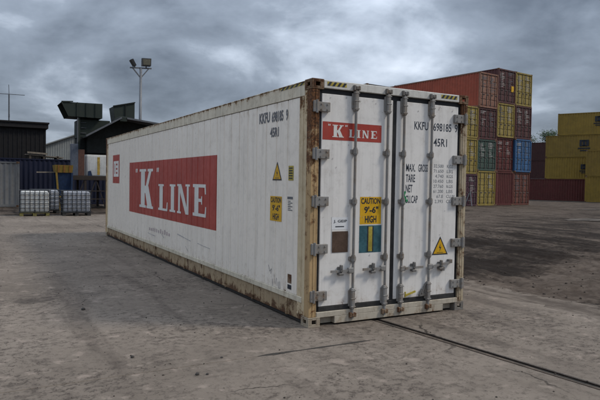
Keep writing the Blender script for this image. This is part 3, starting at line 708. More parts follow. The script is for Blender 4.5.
# right door lettering
D2 = DOOR(DY-.0015)
for s_, u0, u1, z, hh_ in (('KKFU', 1.535, 1.765, 2.395, .105), ('698185', 1.852, 2.165, 2.395, .105), ('9', 2.225, 2.275, 2.395, .105), ('45R1', 1.862, 2.095, 2.195, .105), ('MAX.', 1.415, 1.565, 1.856, .098), ('GROSS', 1.615, 1.775, 1.856, .098), ('TARE', 1.415, 1.565, 1.722, .098), ('NET', 1.415, 1.525, 1.590, .098), ('CU.CAP', 1.415, 1.615, 1.452, .098)):
    text_obj(s_, u0, u1, z, z+hh_, D2, .012, 'ink_door', dr)
for i, (a, b) in enumerate((('32.500', 'KGS'), ('71.650', 'LBS'), ('4.740', 'KGS'), ('10.450', 'LBS'), ('27.760', 'KGS'), ('61.200', 'LBS'), ('67.8', 'CU.M'), ('2.393', 'CU.FT'))):
    z = 1.918-i*.0665; wv = .035*len(a)*.8
    text_obj(a, 2.045-wv, 2.045, z, z+.043, D2, .0, 'ink_small', dr); text_obj(b, 2.105, 2.105+.036*len(b), z, z+.043, D2, .0, 'ink_small', dr)
warn_triangle(DOOR, DY-.0015, 1.875, 2.155, 2.015, .765, 1.01, dr)
mb = MB(); scribble(mb, [(1.40, 1.44), (1.42, 1.52), (1.385, 1.55), (1.41, 1.60)], .012, DOOR(DB)); scribble(mb, [(1.38, 1.47), (1.45, 1.49)], .012, DOOR(DB)); mb.build('green_scrawl', 'green', dr)
# little scuffs on the doors
mb = MB()
for i in range(60):
    x = random.uniform(.18, 2.26); z = random.uniform(.26, 2.7) if i % 3 else random.uniform(2.62, 2.72)
    if 1.16 < x < 1.28: continue
    w = random.uniform(.003, .012); h = random.uniform(.003, .018); add_rect(mb, x, x+w, z, z+h, DOOR(DY-.0045))
struct(mb.build('chip', 'stain', dl), kind='stuff')
# machinery end (far end, facing away)
MB().box(0.12, W-0.12, L-0.10, L-0.03, 0.30, 2.75, 0.01).build('cooling_unit', 'header', ree)
mb = MB()
for x in (.65, 1.75): mb.tube((x, L-.03, 2.2), (x, L-.01, 2.2), .36, n=28)
mb.box(.3, W-.3, L-.03, L-.012, .45, 1.5, .004); mb.build('fan_grille', 'steel_dk', ree)
mb = MB(); mb.box(.163, W-.163, L-.09, L-.004, 2.78, 2.885, .006); mb.box(.163, W-.163, L-.09, L-.004, .03, .18, .006); mb.build('end_beam', 'header', ree)

# ================================================================ dry containers of the yard
_mesh = {}
def dry_parts(Lc, Hc):
    key = (Lc, Hc)
    if key in _mesh: return _mesh[key]
    P = {}
    fr = MB()
    for x0, x1 in ((0, .10), (W-.10, W)):
        fr.box(x0, x1, 0, .12, 0, Hc, .008); fr.box(x0, x1, Lc-.12, Lc, 0, Hc, .008)
        fr.box(x0+(0 if x0 == 0 else .03), x1-(.03 if x0 == 0 else 0), .12, Lc-.12, .02, .16); fr.box(x0+(0 if x0 == 0 else .03), x1-(.03 if x0 == 0 else 0), .12, Lc-.12, Hc-.09, Hc-.02)
    for y0, y1 in ((0, .1), (Lc-.1, Lc)): fr.box(.1, W-.1, y0, y1, .02, .15); fr.box(.1, W-.1, y0, y1, Hc-.13, Hc-.02)
    P['frame'] = fr.mesh('frame')
    ca = MB()
    for x in (-.004, W-.158):
        for y in (-.004, Lc-.174):
            for z in (0, Hc-.117): ca.box(x, x+.162, y, y+.178, z, z+.118, .008)
    P['corner_castings'] = ca.mesh('corner_castings')
    def corr(a0, a1, z0, z1, fn, pitch=.278, d=.036):
        mb = MB(); pr = []; a = a0
        while a < a1-pitch*.99:
            pr += [(a, 0), (a+pitch*.25, 0), (a+pitch*.5, d), (a+pitch*.75, d)]; a += pitch
        pr += [(a, 0), (a1, 0)]
        for u, dd in pr: mb.v += [fn(u, dd, z0), fn(u, dd, z1)]
        for i in range(len(pr)-1): k = 2*i; mb.f.append((k, k+1, k+3, k+2))
        return mb
    P['side_l'] = corr(.12, Lc-.12, .15, Hc-.08, lambda u, d, z: (.018+d, u, z)).mesh('side_wall')
    P['side_r'] = corr(.12, Lc-.12, .15, Hc-.08, lambda u, d, z: (W-.018-d, u, z)).mesh('side_wall')
    P['back'] = corr(.1, W-.1, .14, Hc-.12, lambda u, d, z: (u, Lc-.03-d, z), .25, .04).mesh('end_wall')
    P['front'] = corr(.1, W-.1, .14, Hc-.12, lambda u, d, z: (u, .03+d, z), .25, .04).mesh('end_wall')
    P['roof'] = MB().box(.04, W-.04, .06, Lc-.06, Hc-.05, Hc-.025).mesh('roof')
    fl = MB().box(.06, W-.06, .1, Lc-.1, .05, .14); P['floor'] = fl.mesh('floor')
    dm = MB(); dm.box(0, 1.10, .055, .09, 0, Hc-.29)                    # door leaf with 5 raised horizontal fields
    hh = Hc-.29; nf = 5
    for i in range(nf):
        z0 = .07+i*(hh-.09)/nf; dm.box(.05, 1.05, .030, .054, z0, z0+(hh-.09)/nf-.09, .018)
    P['door'] = dm.mesh('door')
    lb = MB(); lb.tube((0, .012, -.10), (0, .012, Hc-.20), .022, n=6)
    for z in (.15, .75, 1.35, 1.95): lb.box(-.05, .05, .0, .04, z-.04, z+.04)
    lb.beam((0, 0, .95), (.30, 0, .95), .02, .05); P['lock_bar'] = lb.mesh('lock_bar')
    _mesh[key] = P; return P
_mk = []
for v_ in range(9):
    rnd = random.Random(20+v_); mb = MB()
    for r_ in range(rnd.randint(2, 4)):
        z = 2.25-r_*.13-(.0 if v_ % 2 else .12); x = .12+.05*rnd.random()
        for c_ in range(rnd.randint(3, 6)):
            w = .05+.06*rnd.random(); add_rect(mb, x, x+w, z-.04, z+.035, DOOR(.020)); x += w+.03
            if x > .9: break
    for r_ in range(rnd.randint(3, 6)):
        z = 1.6-r_*.14; add_rect(mb, .2, .2+.2+.5*rnd.random(), z-.022, z+.022, DOOR(.020))
    _mk.append(mb.mesh('marking'))
_mk.append(None)
ci = [0]
def dry(label, colour, loc, rz, Hc=2.591, Lc=12.192, doors=True, endwall=False, marks=True, group=None, bars_mat='bars', patch=None):
    P = dry_parts(Lc, Hc); t = thing('shipping_container', label, 'container', loc, rz, group); ci[0] += 1
    place(P['frame'], 'frame', colour, t); place(P['side_l'], 'side_wall', colour, t); place(P['side_r'], 'side_wall', colour, t)
    place(P['back'], 'end_wall', colour, t); place(P['roof'], 'roof', colour, t); place(P['floor'], 'floor', 'dark', t); place(P['corner_castings'], 'corner_casting_set', 'casting', t)
    if endwall or not doors: place(P['front'], 'end_wall', colour, t)
    else:
        rnd = random.Random(ci[0]*13)
        for k, x0 in enumerate((.115, W/2+.008)):
            d = place(P['door'], 'door', colour, t); d.location = (x0, 0, .155)
            for bx_ in ((.28, .84) if k == 0 else (.26, .82)):
                b = place(P['lock_bar'], 'lock_bar', bars_mat, d); b.location = (bx_, 0, 0)
            if marks and rnd.random() < .92:
                mk = place(_mk[rnd.randrange(9)], 'marking', 'cmark' if rnd.random() < .7 else 'ink_faded', d); mk.location = (0.02, 0, Hc-2.591-.1); mk['kind'] = 'stuff'
        if patch:
            mb = MB(); mb.box(patch[0], patch[0]+.35, -.01, .03, patch[1], patch[1]+.5, .01); mb.build('sign_plate', patch[2], t)
    return t

# main stack: four columns, doors towards the yard
SO = Vector((32.52, 28.99, 0)); SYAW = math.atan2(.126, .992); su = Vector((math.cos(SYAW), math.sin(SYAW), 0)); sb = Vector((-su.y, su.x, 0))
ZG = -0.006
hc, st = 2.896, 2.591
GR = 'containers in the tall stack beyond the white container'
stack = {
 -1: [('plum', st, 'dark maroon container at ground level half hidden behind the white container', 0), ('yellow_c', hc, 'yellow container second up, peeping out behind the white container door edge', 0), ('yellow_c', st, 'yellow container on top of the column half hidden behind the white container', 0)],
 0: [('yellow_c', hc, 'yellow container at the foot of the tall stack beside a plain red end wall', 0), ('green_c', st, 'dark green container in the tall stack, resting on a yellow one', 0), ('maroon', st, 'maroon container between dark green and faded orange brown ones', 0), ('orange_brown', hc, 'faded orange brown container with long red brown side on top of the stack', 0)],
 1: [('deep_red', hc, 'red container with plain corrugated end at the foot of the tall stack', 1), ('deep_red', hc, 'red container with doors between dark green and blue ones', 0), ('yellow_c', hc, 'yellow container in the tall stack above a red one', 0), ('maroon', hc, 'dark maroon container crowning the tall stack with small yellow plate on its door', 2)],
 2: [('brown_red', hc, 'brown container with white lettering under the blue one', 0), ('blue_c', hc, 'bright blue container in the tall stack', 0), ('maroon', hc, 'maroon container between the blue one and the topmost yellow one', 0), ('yellow_c', hc, 'yellow container on the outer top corner of the tall stack', 0)],
}
for c, lst in stack.items():
    z = ZG; o = SO+su*2.5*c+sb*(0.0 if c != 1 else 0.05)
    for i, (colr, hh, lab, mode) in enumerate(lst):
        jr = random.Random(c*7+i); p = Vector((o.x, o.y, z))+su*jr.uniform(-.022, .022)+sb*jr.uniform(-.06, .06)
        if mode == 1:      # turned round: plain end towards the yard
            q = p+su*W+sb*12.192; t = dry(lab, colr, q, SYAW+math.pi, hh, doors=False, group=GR)
        else:
            t = dry(lab, colr, p, SYAW, hh, group=GR, patch=(1.85, 1.05, 'yellow') if mode == 2 else None)
        if lab.startswith('faded orange'):
            for ch in t.children:
                if ch.name.startswith('side_wall'): ch.material_slots[0].material = M['brightened_side']; ch['label'] = 'red brown corrugated long side'
        z += hh
# darker stack whose roof edge just shows above the white container
o = Vector((20.48, 27.83, ZG)); z = ZG
for i, hh in enumerate((hc, hc, hc)):
    dry(['charcoal container at the bottom of the stack hidden behind the white container', 'charcoal container in the middle of the stack hidden behind the white container', 'charcoal container whose roof edge peeps over the white container doors'][i], 'charcoal', (o.x, o.y, z), SYAW, hh, doors=False, group='charcoal containers behind the white one'); z += hh

# right hand stacks: long sides to the yard
R0 = Vector((58.6, 37.7, 0)); rd = Vector((.42276512, -.90623929, 0)); rn = Vector((.90623929, .42276512, 0)); RYAW = math.atan2(-.42276512, -.90623929)
# local +Y runs along rd, local x=0 face is the one away from / towards the yard
RZ = math.atan2(-rd.x, rd.y)
def side_on(label, colour, s0, z, Hc, Lc, back=0.0, group=None):
    # local Y axis -> rd, local +X -> perpendicular (rd rotated -90 deg); long side nearest the yard on the plane n = back
    ux = Vector((math.cos(RZ), math.sin(RZ), 0)); base = R0+rd*s0+rn*back
    if ux.dot(rn) < 0: base = base+rn*W
    return dry(label, colour, (base.x, base.y, z), RZ, Hc, Lc, doors=False, group=group)
GY = 'yellow and red containers stacked along the far side of the yard'
side_on('long dark red container on the ground under the yellow ones', 'deep_red', -7.6, ZG, st, 12.192, 0, GY)
y2 = side_on('yellow container resting on the long dark red one', 'ochre', -4.4, ZG+st, st, 6.058, 0, GY)
y3 = side_on('yellow container third up with black emblem, above another yellow one', 'ochre_dk', -4.4, ZG+2*st, st, 6.058, 0, GY)
y4 = side_on('topmost yellow container of the far side-on stack', 'ochre', -3.1, ZG+3*st, st, 6.058, 0, GY)
side_on('yellow container on the ground beside the long dark red one', 'ochre', 0.55, ZG, hc, 6.058, -2.75, GY)
side_on('yellow container standing on another beside the long dark red one', 'ochre_dk', 0.55, ZG+hc, hc, 6.058, -2.75, GY)
# black emblem boards on the sides
def emblem(t, y, z, s):
    mb = MB(); xs_ = W+.004
    # a rounded double arch above three short lines
    for a, b, c_, d in ((0, .20, .40, 1.0), (.26, .50, .40, 1.0), (.56, .80, .40, 1.0), (.2, .6, .84, 1.0), (.2, .6, .40, .52), (-.12, .92, .16, .28), (.05, .75, -.04, .06)):
        mb.box(-.014, .003, y+a*s, y+b*s, z+c_*s, z+d*s)
    ux = Vector((math.cos(RZ), math.sin(RZ), 0))
    if ux.dot(rn) < 0:
        mb.v = [(W-x, yy, zz_) for x, yy, zz_ in mb.v]
    mb.build('emblem', 'ink', t)
emblem(y3, 3.75, .75, 1.25); emblem(y4, 4.0, 1.05, 1.05); emblem(y2, 3.95, .75, 1.0)
ps = MB(); Pp = [R0+rd*a+rn*b for a, b in ((-22, -4.6), (14, -4.6), (14, -3.0), (-22, -3.0))]
ps.poly([(p.x, p.y, .010) for p in Pp]); struct(ps.build('pale_strip', 'dust'))
# far red stack
z = ZG
for i in range(3):
    b = R0+rd*(-14)+rn*26
    dry(['dark maroon container at the bottom of the far stack in front of trees', 'dark maroon container in the middle of the far stack in front of trees', 'dark maroon container topping the far stack below the tree tops'][i], 'dark_maroon', (b.x, b.y, z), RZ, hc, 12.192, doors=False, group='far maroon containers'); z += hc

# ================================================================ left background
G = 'yard containers beyond the plastic tanks'
dry('pale grey corrugated container standing beside the caged plastic tanks', 'pale_grey', (-1.22, 31.0, ZG), R(90), 2.591, 6.058, doors=False, group=G)
nb = dry('long navy blue container behind the pale grey one', 'navy', (8.3, 34.0, ZG), R(90), 2.896, 12.192, doors=False, group=G)

M['shed'] = mat_paint('dark_shed_cladding', (0.006, 0.005, 0.0055), rust=0.0, grime=0.02, streak=0.05, rough=0.7)
M['shed_trim'] = mat_paint('dark_shed_trim', (0.010, 0.008, 0.008), rust=0.02, grime=0.05, streak=0.05, rough=0.7)
sh = thing('dark_shed', 'dark brown flat roofed shed rising behind the navy container', 'shed', (-4, 39.6, 0))
mb = MB(); mb.box(-6, 4.66, -2.5, 2.5, -.01, 4.98); mb.build('wall', 'shed', sh)
mb = MB()
for i in range(40): x = -5.9+i*.27; mb.box(x, x+.10, -2.53, -2.5, 0, 4.97)
mb.build('cladding_rib', 'shed', sh)
mb = MB(); mb.box(-6.2, 4.86, -2.75, 2.7, 4.982, 5.36, .02); mb.build('roof', 'shed_trim', sh)
mb = MB(); mb.box(-6.25, 4.92, -2.82, 2.75, 5.30, 5.40, .01); mb.build('roof_edge', 'shed_trim', sh)

M['alu'] = mat_plain('weathered_aluminium', (0.10, 0.105, 0.115), 0.5, var=0.2)
an = thing('aerial_mast', 'thin aerial mast with crossbar on the dark shed roof', 'aerial', (-1.38, 40.0, 5.36))
mb = MB(); mb.tube((0, 0, -.02), (0, 0, 2.15), .045, n=8); mb.build('pole', 'alu', an)
mb = MB(); mb.tube((0, 0, 2.1), (-.02, 0, 2.8), .02, n=6); mb.build('whip', 'alu', an)
mb = MB(); mb.tube((-.72, 0, 2.13), (1.0, 0, 2.15), .022, n=6); mb.build('crossbar', 'alu', an)
mb = MB(); mb.box(-.05, .05, -.06, .05, .55, .75); mb.build('junction_box', 'alu', an)

# timber and sheets on the navy container
M['timber'] = mat_plain('weathered_timber', (0.24, 0.20, 0.155), 0.8, var=0.4)
M['timber_dk'] = mat_plain('dark_timber', (0.085, 0.066, 0.05), 0.85, var=0.4)
ts = thing('timber_stack', 'weathered boards piled on bearers on top of the navy container', 'timber', (-0.65, 34.25, 2.86))
for i in range(3):
    mb = MB(); mb.box(.15+i*.8, .27+i*.8, 0, 1.6, 0, .22, .01); mb.build('bearer', 'timber_dk', ts)
for i in range(6):
    mb = MB(); x0 = -.08+.03*random.random(); mb.hexa([(x0, i*.27, .22+.03), (2.15, i*.27, .22-.12), (2.15, i*.27+.24, .22-.12), (x0, i*.27+.24, .25), (x0, i*.27, .30), (2.15, i*.27, .155), (2.15, i*.27+.24, .155), (x0, i*.27+.24, .30)])
    mb.build('board', 'timber' if i < 2 else 'timber_dk', ts)
for i in range(2):
    mb = MB(); mb.beam((.05, -.02+i*.02, .37+.06*i), (1.2, 0, .31+.05*i), .12, .05); mb.build('board', 'timber', ts)

# warehouse gable far behind
M['sheet'] = mat_paint('pale_roof_sheet', (0.235, 0.245, 0.235), rust=0.03, grime=0.15, streak=0.25, rough=0.6)
wh = thing('warehouse', 'pale grey sheet clad warehouse gable far behind the dark shed', 'warehouse', (5, 80, 0))
mb = MB(); A_ = [(-3, 0, -.3), (17, 0, -.3), (17, 0, 5.0), (7, 0, 9.0), (-3, 0, 5.0)]; B_ = [(x, 25, z) for x, y, z in A_]
k = len(mb.v); mb.v += A_+B_; mb.f += [(0, 1, 2, 3, 4), (9, 8, 7, 6, 5), (0, 4, 9, 5), (1, 6, 7, 2), (0, 5, 6, 1)]
mb.build('wall', 'sheet', wh)
mb = MB()
for i in range(66):
    x = -2.9+i*.3; zt = 5.0+(1-abs(x-7)/10)*4.0; mb.box(x, x+.12, -.04, 0, 0, zt-.02)
mb.build('cladding_rib', 'sheet', wh)
mb = MB()
for s_ in (-1, 1): mb.hexa([(7, -.4, 9.0), (7+s_*10.4, -.4, 4.85), (7+s_*10.4, 25.4, 4.85), (7, 25.4, 9.0), (7, -.4, 9.15), (7+s_*10.4, -.4, 5.0), (7+s_*10.4, 25.4, 5.0), (7, 25.4, 9.15)])
mb.build('roof', 'sheet', wh)

# ---- caged plastic tanks
M['ibc_white'] = mat_plain('milky_plastic', (0.55, 0.55, 0.52), 0.45, var=0.15, scale=3)
M['ibc_grey'] = mat_plain('dusty_plastic', (0.36, 0.37, 0.40), 0.5, var=0.3, scale=3)
M['cage'] = mat_plain('cage_steel', (0.05, 0.053, 0.058), 0.5, 0.3, var=0.3)
M['pallet_y'] = mat_plain('yellowed_pallet', (0.21, 0.18, 0.06), 0.8, var=0.5)
M['pallet_d'] = mat_plain('dark_pallet', (0.04, 0.037, 0.035), 0.8, var=0.4)
def rounded_box(x0, x1, y0, y1, z0, z1, r, n=5):
    mb = MB(); prof = []
    for cx_, cy_, a0 in ((x1-r, y1-r, 0), (x0+r, y1-r, 90), (x0+r, y0+r, 180), (x1-r, y0+r, 270)):
        for i in range(n+1): a = R(a0+90*i/n); prof.append((cx_, cy_, math.cos(a), math.sin(a)))
    rings = []
    for zc, rr in [(z0, .0)]+[(z0+r*(1-math.cos(R(90*i/4))), r*math.sin(R(90*i/4))) for i in range(1, 5)]+[(z1-r*(1-math.sin(R(90*i/4))), r*math.cos(R(90*i/4))) for i in range(0, 5)]:
        rings.append([(a+c_*rr, b+d*rr, zc) for a, b, c_, d in prof])
    m_ = len(prof)
    for rg in rings: mb.v += rg
    for j in range(len(rings)-1):
        for i in range(m_): mb.f.append((j*m_+i, j*m_+(i+1) % m_, (j+1)*m_+(i+1) % m_, (j+1)*m_+i))
    mb.f.append(tuple(range(m_))[::-1]); mb.f.append(tuple((len(rings)-1)*m_+i for i in range(m_)))
    return mb
def ibc(label, x, y, rz, plastic, pallet, wooden):
    t = thing('caged_tank', label, 'tank', (x, y, -0.004), rz, 'caged plastic liquid tanks')
    rounded_box(.03, 1.17, .03, .97, .17, 1.10, .09).build('tank_body', plastic, t, True)
    mb = MB(); mb.tube((.6, .5, 1.09), (.6, .5, 1.145), .085, n=16); mb.build('lid', 'ink', t)
    mb = MB(); r = .015
    for i in range(7):
        xx = .02+1.16*i/6
        for yy in (.005, .995): mb.tube((xx, yy, .15), (xx, yy, 1.13), r, n=6)
    for i in range(1, 6):
        yy = .005+.99*i/6
        for xx in (.005, 1.195): mb.tube((xx, yy, .15), (xx, yy, 1.13), r, n=6)
    for i in range(6):
        zz_ = .17+.96*i/5
        for yy in (-.010, 1.01): mb.tube((0, yy, zz_), (1.2, yy, zz_), r, n=6)
        for xx in (-.010, 1.21): mb.tube((xx, 0, zz_), (xx, 1.0, zz_), r, n=6)
    for yy in (.33, .66): mb.tube((0, yy, 1.135), (1.2, yy, 1.135), r, n=6)
    mb.build('cage', 'cage', t)
    pl = MB()
    for x0 in (0, .525, 1.05):
        for y0 in (0, .45, .88): pl.box(x0, x0+.15, y0, y0+.12, 0, .12)
    for y0 in (0, .45, .88): pl.box(0, 1.2, y0, y0+.12, .1202, .15)
    for y0 in (.14, .59): pl.box(0, 1.2, y0, y0+.26, .121, .149)
    pl.build('pallet', pallet, t)
    MB().tube((.6, -.04, .24), (.6, .05, .24), .04, n=10).build('valve', 'ink', t)
    return t
ibc('white caged plastic tank on a yellowed pallet', -1.72, 22.3, R(-2), 'ibc_white', 'pallet_y', True)
ibc('grey caged plastic tank on a dark pallet beside the white one', 0.0, 22.1, R(-2), 'ibc_grey', 'pallet_d', False)
ibc('grey caged plastic tank standing behind the other two', -1.05, 24.4, R(3), 'ibc_grey', 'pallet_d', False)

# ---- blue hopper bin with yellow collar
M['bin_blue'] = mat_plain('blue_bin_paint', (0.010, 0.028, 0.075), 0.6, var=0.35)
M['bin_yellow'] = mat_plain('yellow_bin_paint', (0.22, 0.14, 0.022), 0.6, var=0.25)
M['bin_rust'] = mat_plain('rust_yellow_band', (0.23, 0.10, 0.025), 0.7, var=0.3)
hb = thing('hopper_bin', 'blue steel hopper bin with ribbed yellow collar on yellow legs', 'hopper', (0.22, 27.0, -.004))
MB().hexa([(.22, .2, .75), (.80, .2, .75), (.80, .8, .75), (.22, .8, .75), (.12, .05, 1.98), (.80, .05, 1.98), (.80, .95, 1.98), (.12, .95, 1.98)]).build('bin_body', 'bin_blue', hb)
MB().hexa([(.03, 0, 1.981), (.84, 0, 1.981), (.84, 1.0, 1.981), (.03, 1.0, 1.981), (-.03, -.06, 2.38), (.88, -.06, 2.38), (.88, 1.06, 2.38), (-.03, 1.06, 2.38)]).build('collar', 'bin_yellow', hb)
for i in range(3):
    mb = MB(); x = .12+i*.28; mb.hexa([(x, -.03, 1.99), (x+.07, -.03, 1.99), (x+.07, .02, 1.99), (x, .02, 1.99), (x, -.085, 2.375), (x+.07, -.085, 2.375), (x+.07, -.03, 2.375), (x, -.03, 2.375)]); mb.build('collar_rib', 'bin_rust', hb)
for x0, x1 in ((.06, .22), (.83, .80)):
    for y0 in (.03, .92): mb = MB(); mb.beam((x1, y0, 0), (x0, y0, 1.985), .09, .09); mb.build('leg', 'bin_yellow' if x0 < .5 and y0 < .5 else 'bin_blue', hb)
mb = MB(); mb.beam((-.85, .5, 1.985), (.05, .5, 2.0), .05, .06); mb.build('tow_bar', 'timber', hb)
mb = MB(); mb.beam((.22, .03, .72), (.80, .03, .72), .06, .08); mb.beam((.22, .92, .72), (.80, .92, .72), .06, .08); mb.build('cross_brace', 'bin_yellow', hb)

# ---- screening plant (dark green machinery)
M['mgreen'] = mat_paint('dark_green_machine_paint', (0.016, 0.024, 0.018), rust=0.05, grime=0.08, streak=0.12, rough=0.6)
M['mgreen2'] = mat_paint('dark_green_cladding', (0.007, 0.010, 0.009), rust=0.03, grime=0.04, streak=0.08, rough=0.65)
M['mrust'] = mat_paint('rusty_machine_steel', (0.030, 0.022, 0.018), rust=0.12, grime=0.2, rough=0.8)
M['mblue'] = mat_plain('slate_blue_panel', (0.085, 0.10, 0.13), 0.6, var=0.3)
M['mbrown'] = mat_plain('brown_panel', (0.095, 0.045, 0.032), 0.7, var=0.35)
M['mgrey'] = mat_plain('weathered_grey_sheet', (0.105, 0.11, 0.12), 0.5, var=0.2)
sp = thing('screening_plant', 'dark green screening plant with high hopper and sloping hood on a rusty braced frame', 'machinery', (0, 28.5, -.004))
def part(name, mat, mb): return mb.build(name, mat, sp)
# frame: legs, deck beam, braces  (local y 0..3)
for x in (1.25, 1.95, 3.1, 4.3, 5.6):
    for y in (0, 2.8): part('leg', 'mrust', MB().box(x-.06, x+.06, y, y+.12, 0, 1.6))
for y in (-.02, 2.8): part('deck_beam', 'mrust', MB().box(1.17, 5.75, y, y+.16, 1.602, 1.85, .01))
part('deck_plate', 'mrust', MB().box(1.17, 5.75, .142, 2.798, 1.70, 1.78))
for x0, x1 in ((1.3, 1.9), (2.0, 2.5), (3.05, 2.55), (3.15, 3.7), (4.25, 3.75), (4.35, 4.95), (5.55, 5.0)):
    part('brace', 'mrust', MB().beam((x0, .06, .05), (x1, .06, 1.6), .05, .05))
for z in (.55, 1.0): part('cross_rail', 'mrust', MB().beam((1.25, .03, z), (5.6, .03, z), .04, .05))
part('slate_panel', 'mblue', MB().box(1.18, 1.56, -.01, .30, 1.852, 3.6, .01)); part('brown_panel', 'mbrown', MB().box(1.5605, 1.90, .02, .30, 1.852, 3.30, .01))
# cladding box above the deck
part('cladding', 'mgreen2', MB().box(1.80, 6.2, 1.2, 3.2, 3.16, 4.05))
mb = MB()
for i in range(22): x = 1.82+i*.2; mb.box(x, x+.07, 1.165, 1.1995, 3.17, 4.04)
part('cladding_rib', 'mgreen2', mb)
for x in (1.86, 3.4, 5.0, 6.1): part('upright', 'mgreen', MB().box(x-.05, x+.05, 3.0, 3.15, 1.78, 3.16)); 
for x in (1.95, 5.9): part('upright', 'mgreen', MB().box(x-.05, x+.05, 1.3, 1.42, 1.78, 3.16))
part('box_casing', 'mgreen', MB().box(1.76, 3.5, 1.25, 3.0, 4.052, 5.10, .02))
# high hopper chute with a raked open mouth
hp = MB().hexa([(1.18, .9, 5.20), (3.0, .9, 5.18), (3.0, 2.7, 5.18), (1.18, 2.7, 5.20), (.80, .9, 5.98), (3.0, .9, 6.02), (3.0, 2.7, 6.02), (.80, 2.7, 5.98)])
hp.f = [q for q in hp.f if q != (3, 0, 4, 7)]
part('hopper', 'mgreen', hp)
part('hopper_mouth', 'mgreen2', MB().poly([(1.9, .92, 5.2), (1.9, 2.68, 5.2), (1.9, 2.68, 5.99), (1.9, .92, 5.99)]))
for a_, b_ in (((.79, .88, 5.99), (1.40, .88, 6.03)), ((.80, .88, 5.98), (1.18, .88, 5.20)), ((.80, 2.72, 5.98), (1.18, 2.72, 5.20))): part('hopper_rim', 'mgreen', MB().beam(a_, b_, .05, .06))
part('hopper_post', 'mgreen', MB().box(1.70, 1.80, 1.0, 1.15, 1.78, 5.19))
for x_ in (1.6, 2.1, 2.6): part('hopper_rib', 'mgreen', MB().box(x_, x_+.06, .85, .90, 5.19, 6.0))
part('hopper_pipe', 'mgrey', MB().tube((1.66, .95, 1.80), (1.66, .95, 5.15), .03, n=8))
for z_ in (4.3, 4.6, 4.9): part('ladder_rung', 'mgrey', MB().tube((1.86, 1.22, z_), (2.16, 1.22, z_), .02, n=6))
part('hopper_neck', 'mgreen', MB().box(2.3, 2.9, 1.5, 2.5, 5.0, 5.19))
# sloping hood: two leaves of dark sheet meeting at a raised crest
part('hood_leaf', 'mgreen2', MB().hexa([(1.92, -.5, 3.98), (3.78, -.5, 5.10), (3.78, 1.15, 5.10), (1.92, 1.15, 3.98), (1.92, -.5, 4.05), (3.78, -.5, 5.17), (3.78, 1.15, 5.17), (1.92, 1.15, 4.05)]))
part('hood_edge', 'mgrey', MB().beam((1.90, -.52, 4.04), (3.80, -.52, 5.16), .05, .09))
part('hood_back', 'mgreen2', MB().hexa([(2.15, .62, 3.162), (6.2, .62, 3.162), (6.2, 1.15, 3.162), (2.15, 1.15, 3.162), (2.15, .62, 4.02), (6.2, .62, 4.02), (6.2, 1.15, 4.02), (2.15, 1.15, 4.02)]))
part('hood_gable', 'mgreen2', MB().poly([(2.1, .60, 4.02), (6.2, .60, 4.02), (6.2, .60, 4.85), (4.1, .60, 5.09), (3.78, .60, 5.09)]))
part('hood_crest', 'mgreen', MB().box(3.70, 4.10, -.48, 1.15, 4.95, 5.22, .02))
part('hood_roof', 'mgrey', MB().hexa([(4.10, -.5, 5.10), (6.3, -.5, 4.86), (6.3, 1.15, 4.86), (4.10, 1.15, 5.10), (4.10, -.5, 5.20), (6.3, -.5, 4.95), (6.3, 1.15, 4.95), (4.10, 1.15, 5.20)]))
part('side_chute', 'mgreen', MB().hexa([(3.80, 1.16, 5.0), (4.9, 1.16, 5.0), (4.9, 2.4, 5.0), (3.80, 2.4, 5.0), (3.66, 1.16, 5.96), (4.9, 1.16, 6.26), (4.9, 2.4, 6.26), (3.66, 2.4, 5.96)]))
part('chute_rim', 'mgreen2', MB().beam((4.36, 1.12, 5.2), (4.36, 1.12, 6.13), .04, .05).beam((3.64, 1.12, 5.97), (4.92, 1.12, 6.28), .05, .06))
part('chute_base', 'mgreen', MB().box(3.505, 5.0, 1.25, 2.6, 4.052, 5.0))

M['tank_white'] = mat_paint('stained_white_tank', (0.52, 0.525, 0.51), rust=0.06, grime=0.3, streak=0.5, rough=0.5)
M['tank_yellow'] = mat_plain('yellow_stain', (0.42, 0.28, 0.06), 0.6, var=0.4)
tk = thing('storage_tank', 'stained white tank with a yellow streak on the deck of the machine', 'tank', (1.98, 28.62, 1.775))
rounded_box(0, 1.5, 0, 1.0, 0, 1.27, .14).build('tank_body', 'tank_white', tk, True)
mb = MB(); mb.box(.62, .76, -.012, .03, .13, 1.13, .004); mb.build('yellow_streak', 'tank_yellow', tk)
mb = MB(); mb.hexa([(.10, -.06, 0), (.36, -.06, 0), (.36, .05, 0), (.10, .05, 0), (.13, -.06, .33), (.27, -.06, .36), (.27, .05, .36), (.13, .05, .33)]); mb.build('pump_cover', 'bin_blue', tk)

# ---- floodlight mast
M['mast'] = mat_plain('galvanised_mast', (0.16, 0.165, 0.175), 0.5, 0.3, var=0.2)
M['lamp'] = mat_plain('lamp_housing', (0.025, 0.025, 0.026), 0.5, var=0.2)
M['lamp_glass'] = mat_plain('lamp_glass', (0.10, 0.09, 0.06), 0.15, var=0.2)
fm = thing('floodlight_mast', 'tall grey steel mast carrying two floodlights on a forked bracket', 'lamp mast', (7.72, 40, -.01))
MB().tube((0, 0, 0), (0.03, 0, 10.3), .14, .095, n=14).build('pole', 'mast', fm, True)
MB().box(-.25, .25, -.25, .25, 0, .04).build('base_plate', 'mast', fm)
MB().beam((-.80, 0, 10.27), (.86, 0, 10.36), .10, .10).build('crossarm', 'mast', fm)
for s_ in (-1, 1): MB().beam((.03, 0, 9.55), (s_*.62, 0, 10.30), .08, .08).build('strut', 'mast', fm)
f1 = MB().hexa([(.10, -.18, 10.48), (.78, -.18, 10.52), (.78, .18, 10.52), (.10, .18, 10.48), (.10, -.10, 11.08), (.82, -.10, 11.12), (.82, .16, 11.12), (.10, .16, 11.08)]).build('floodlight', 'lamp', fm)
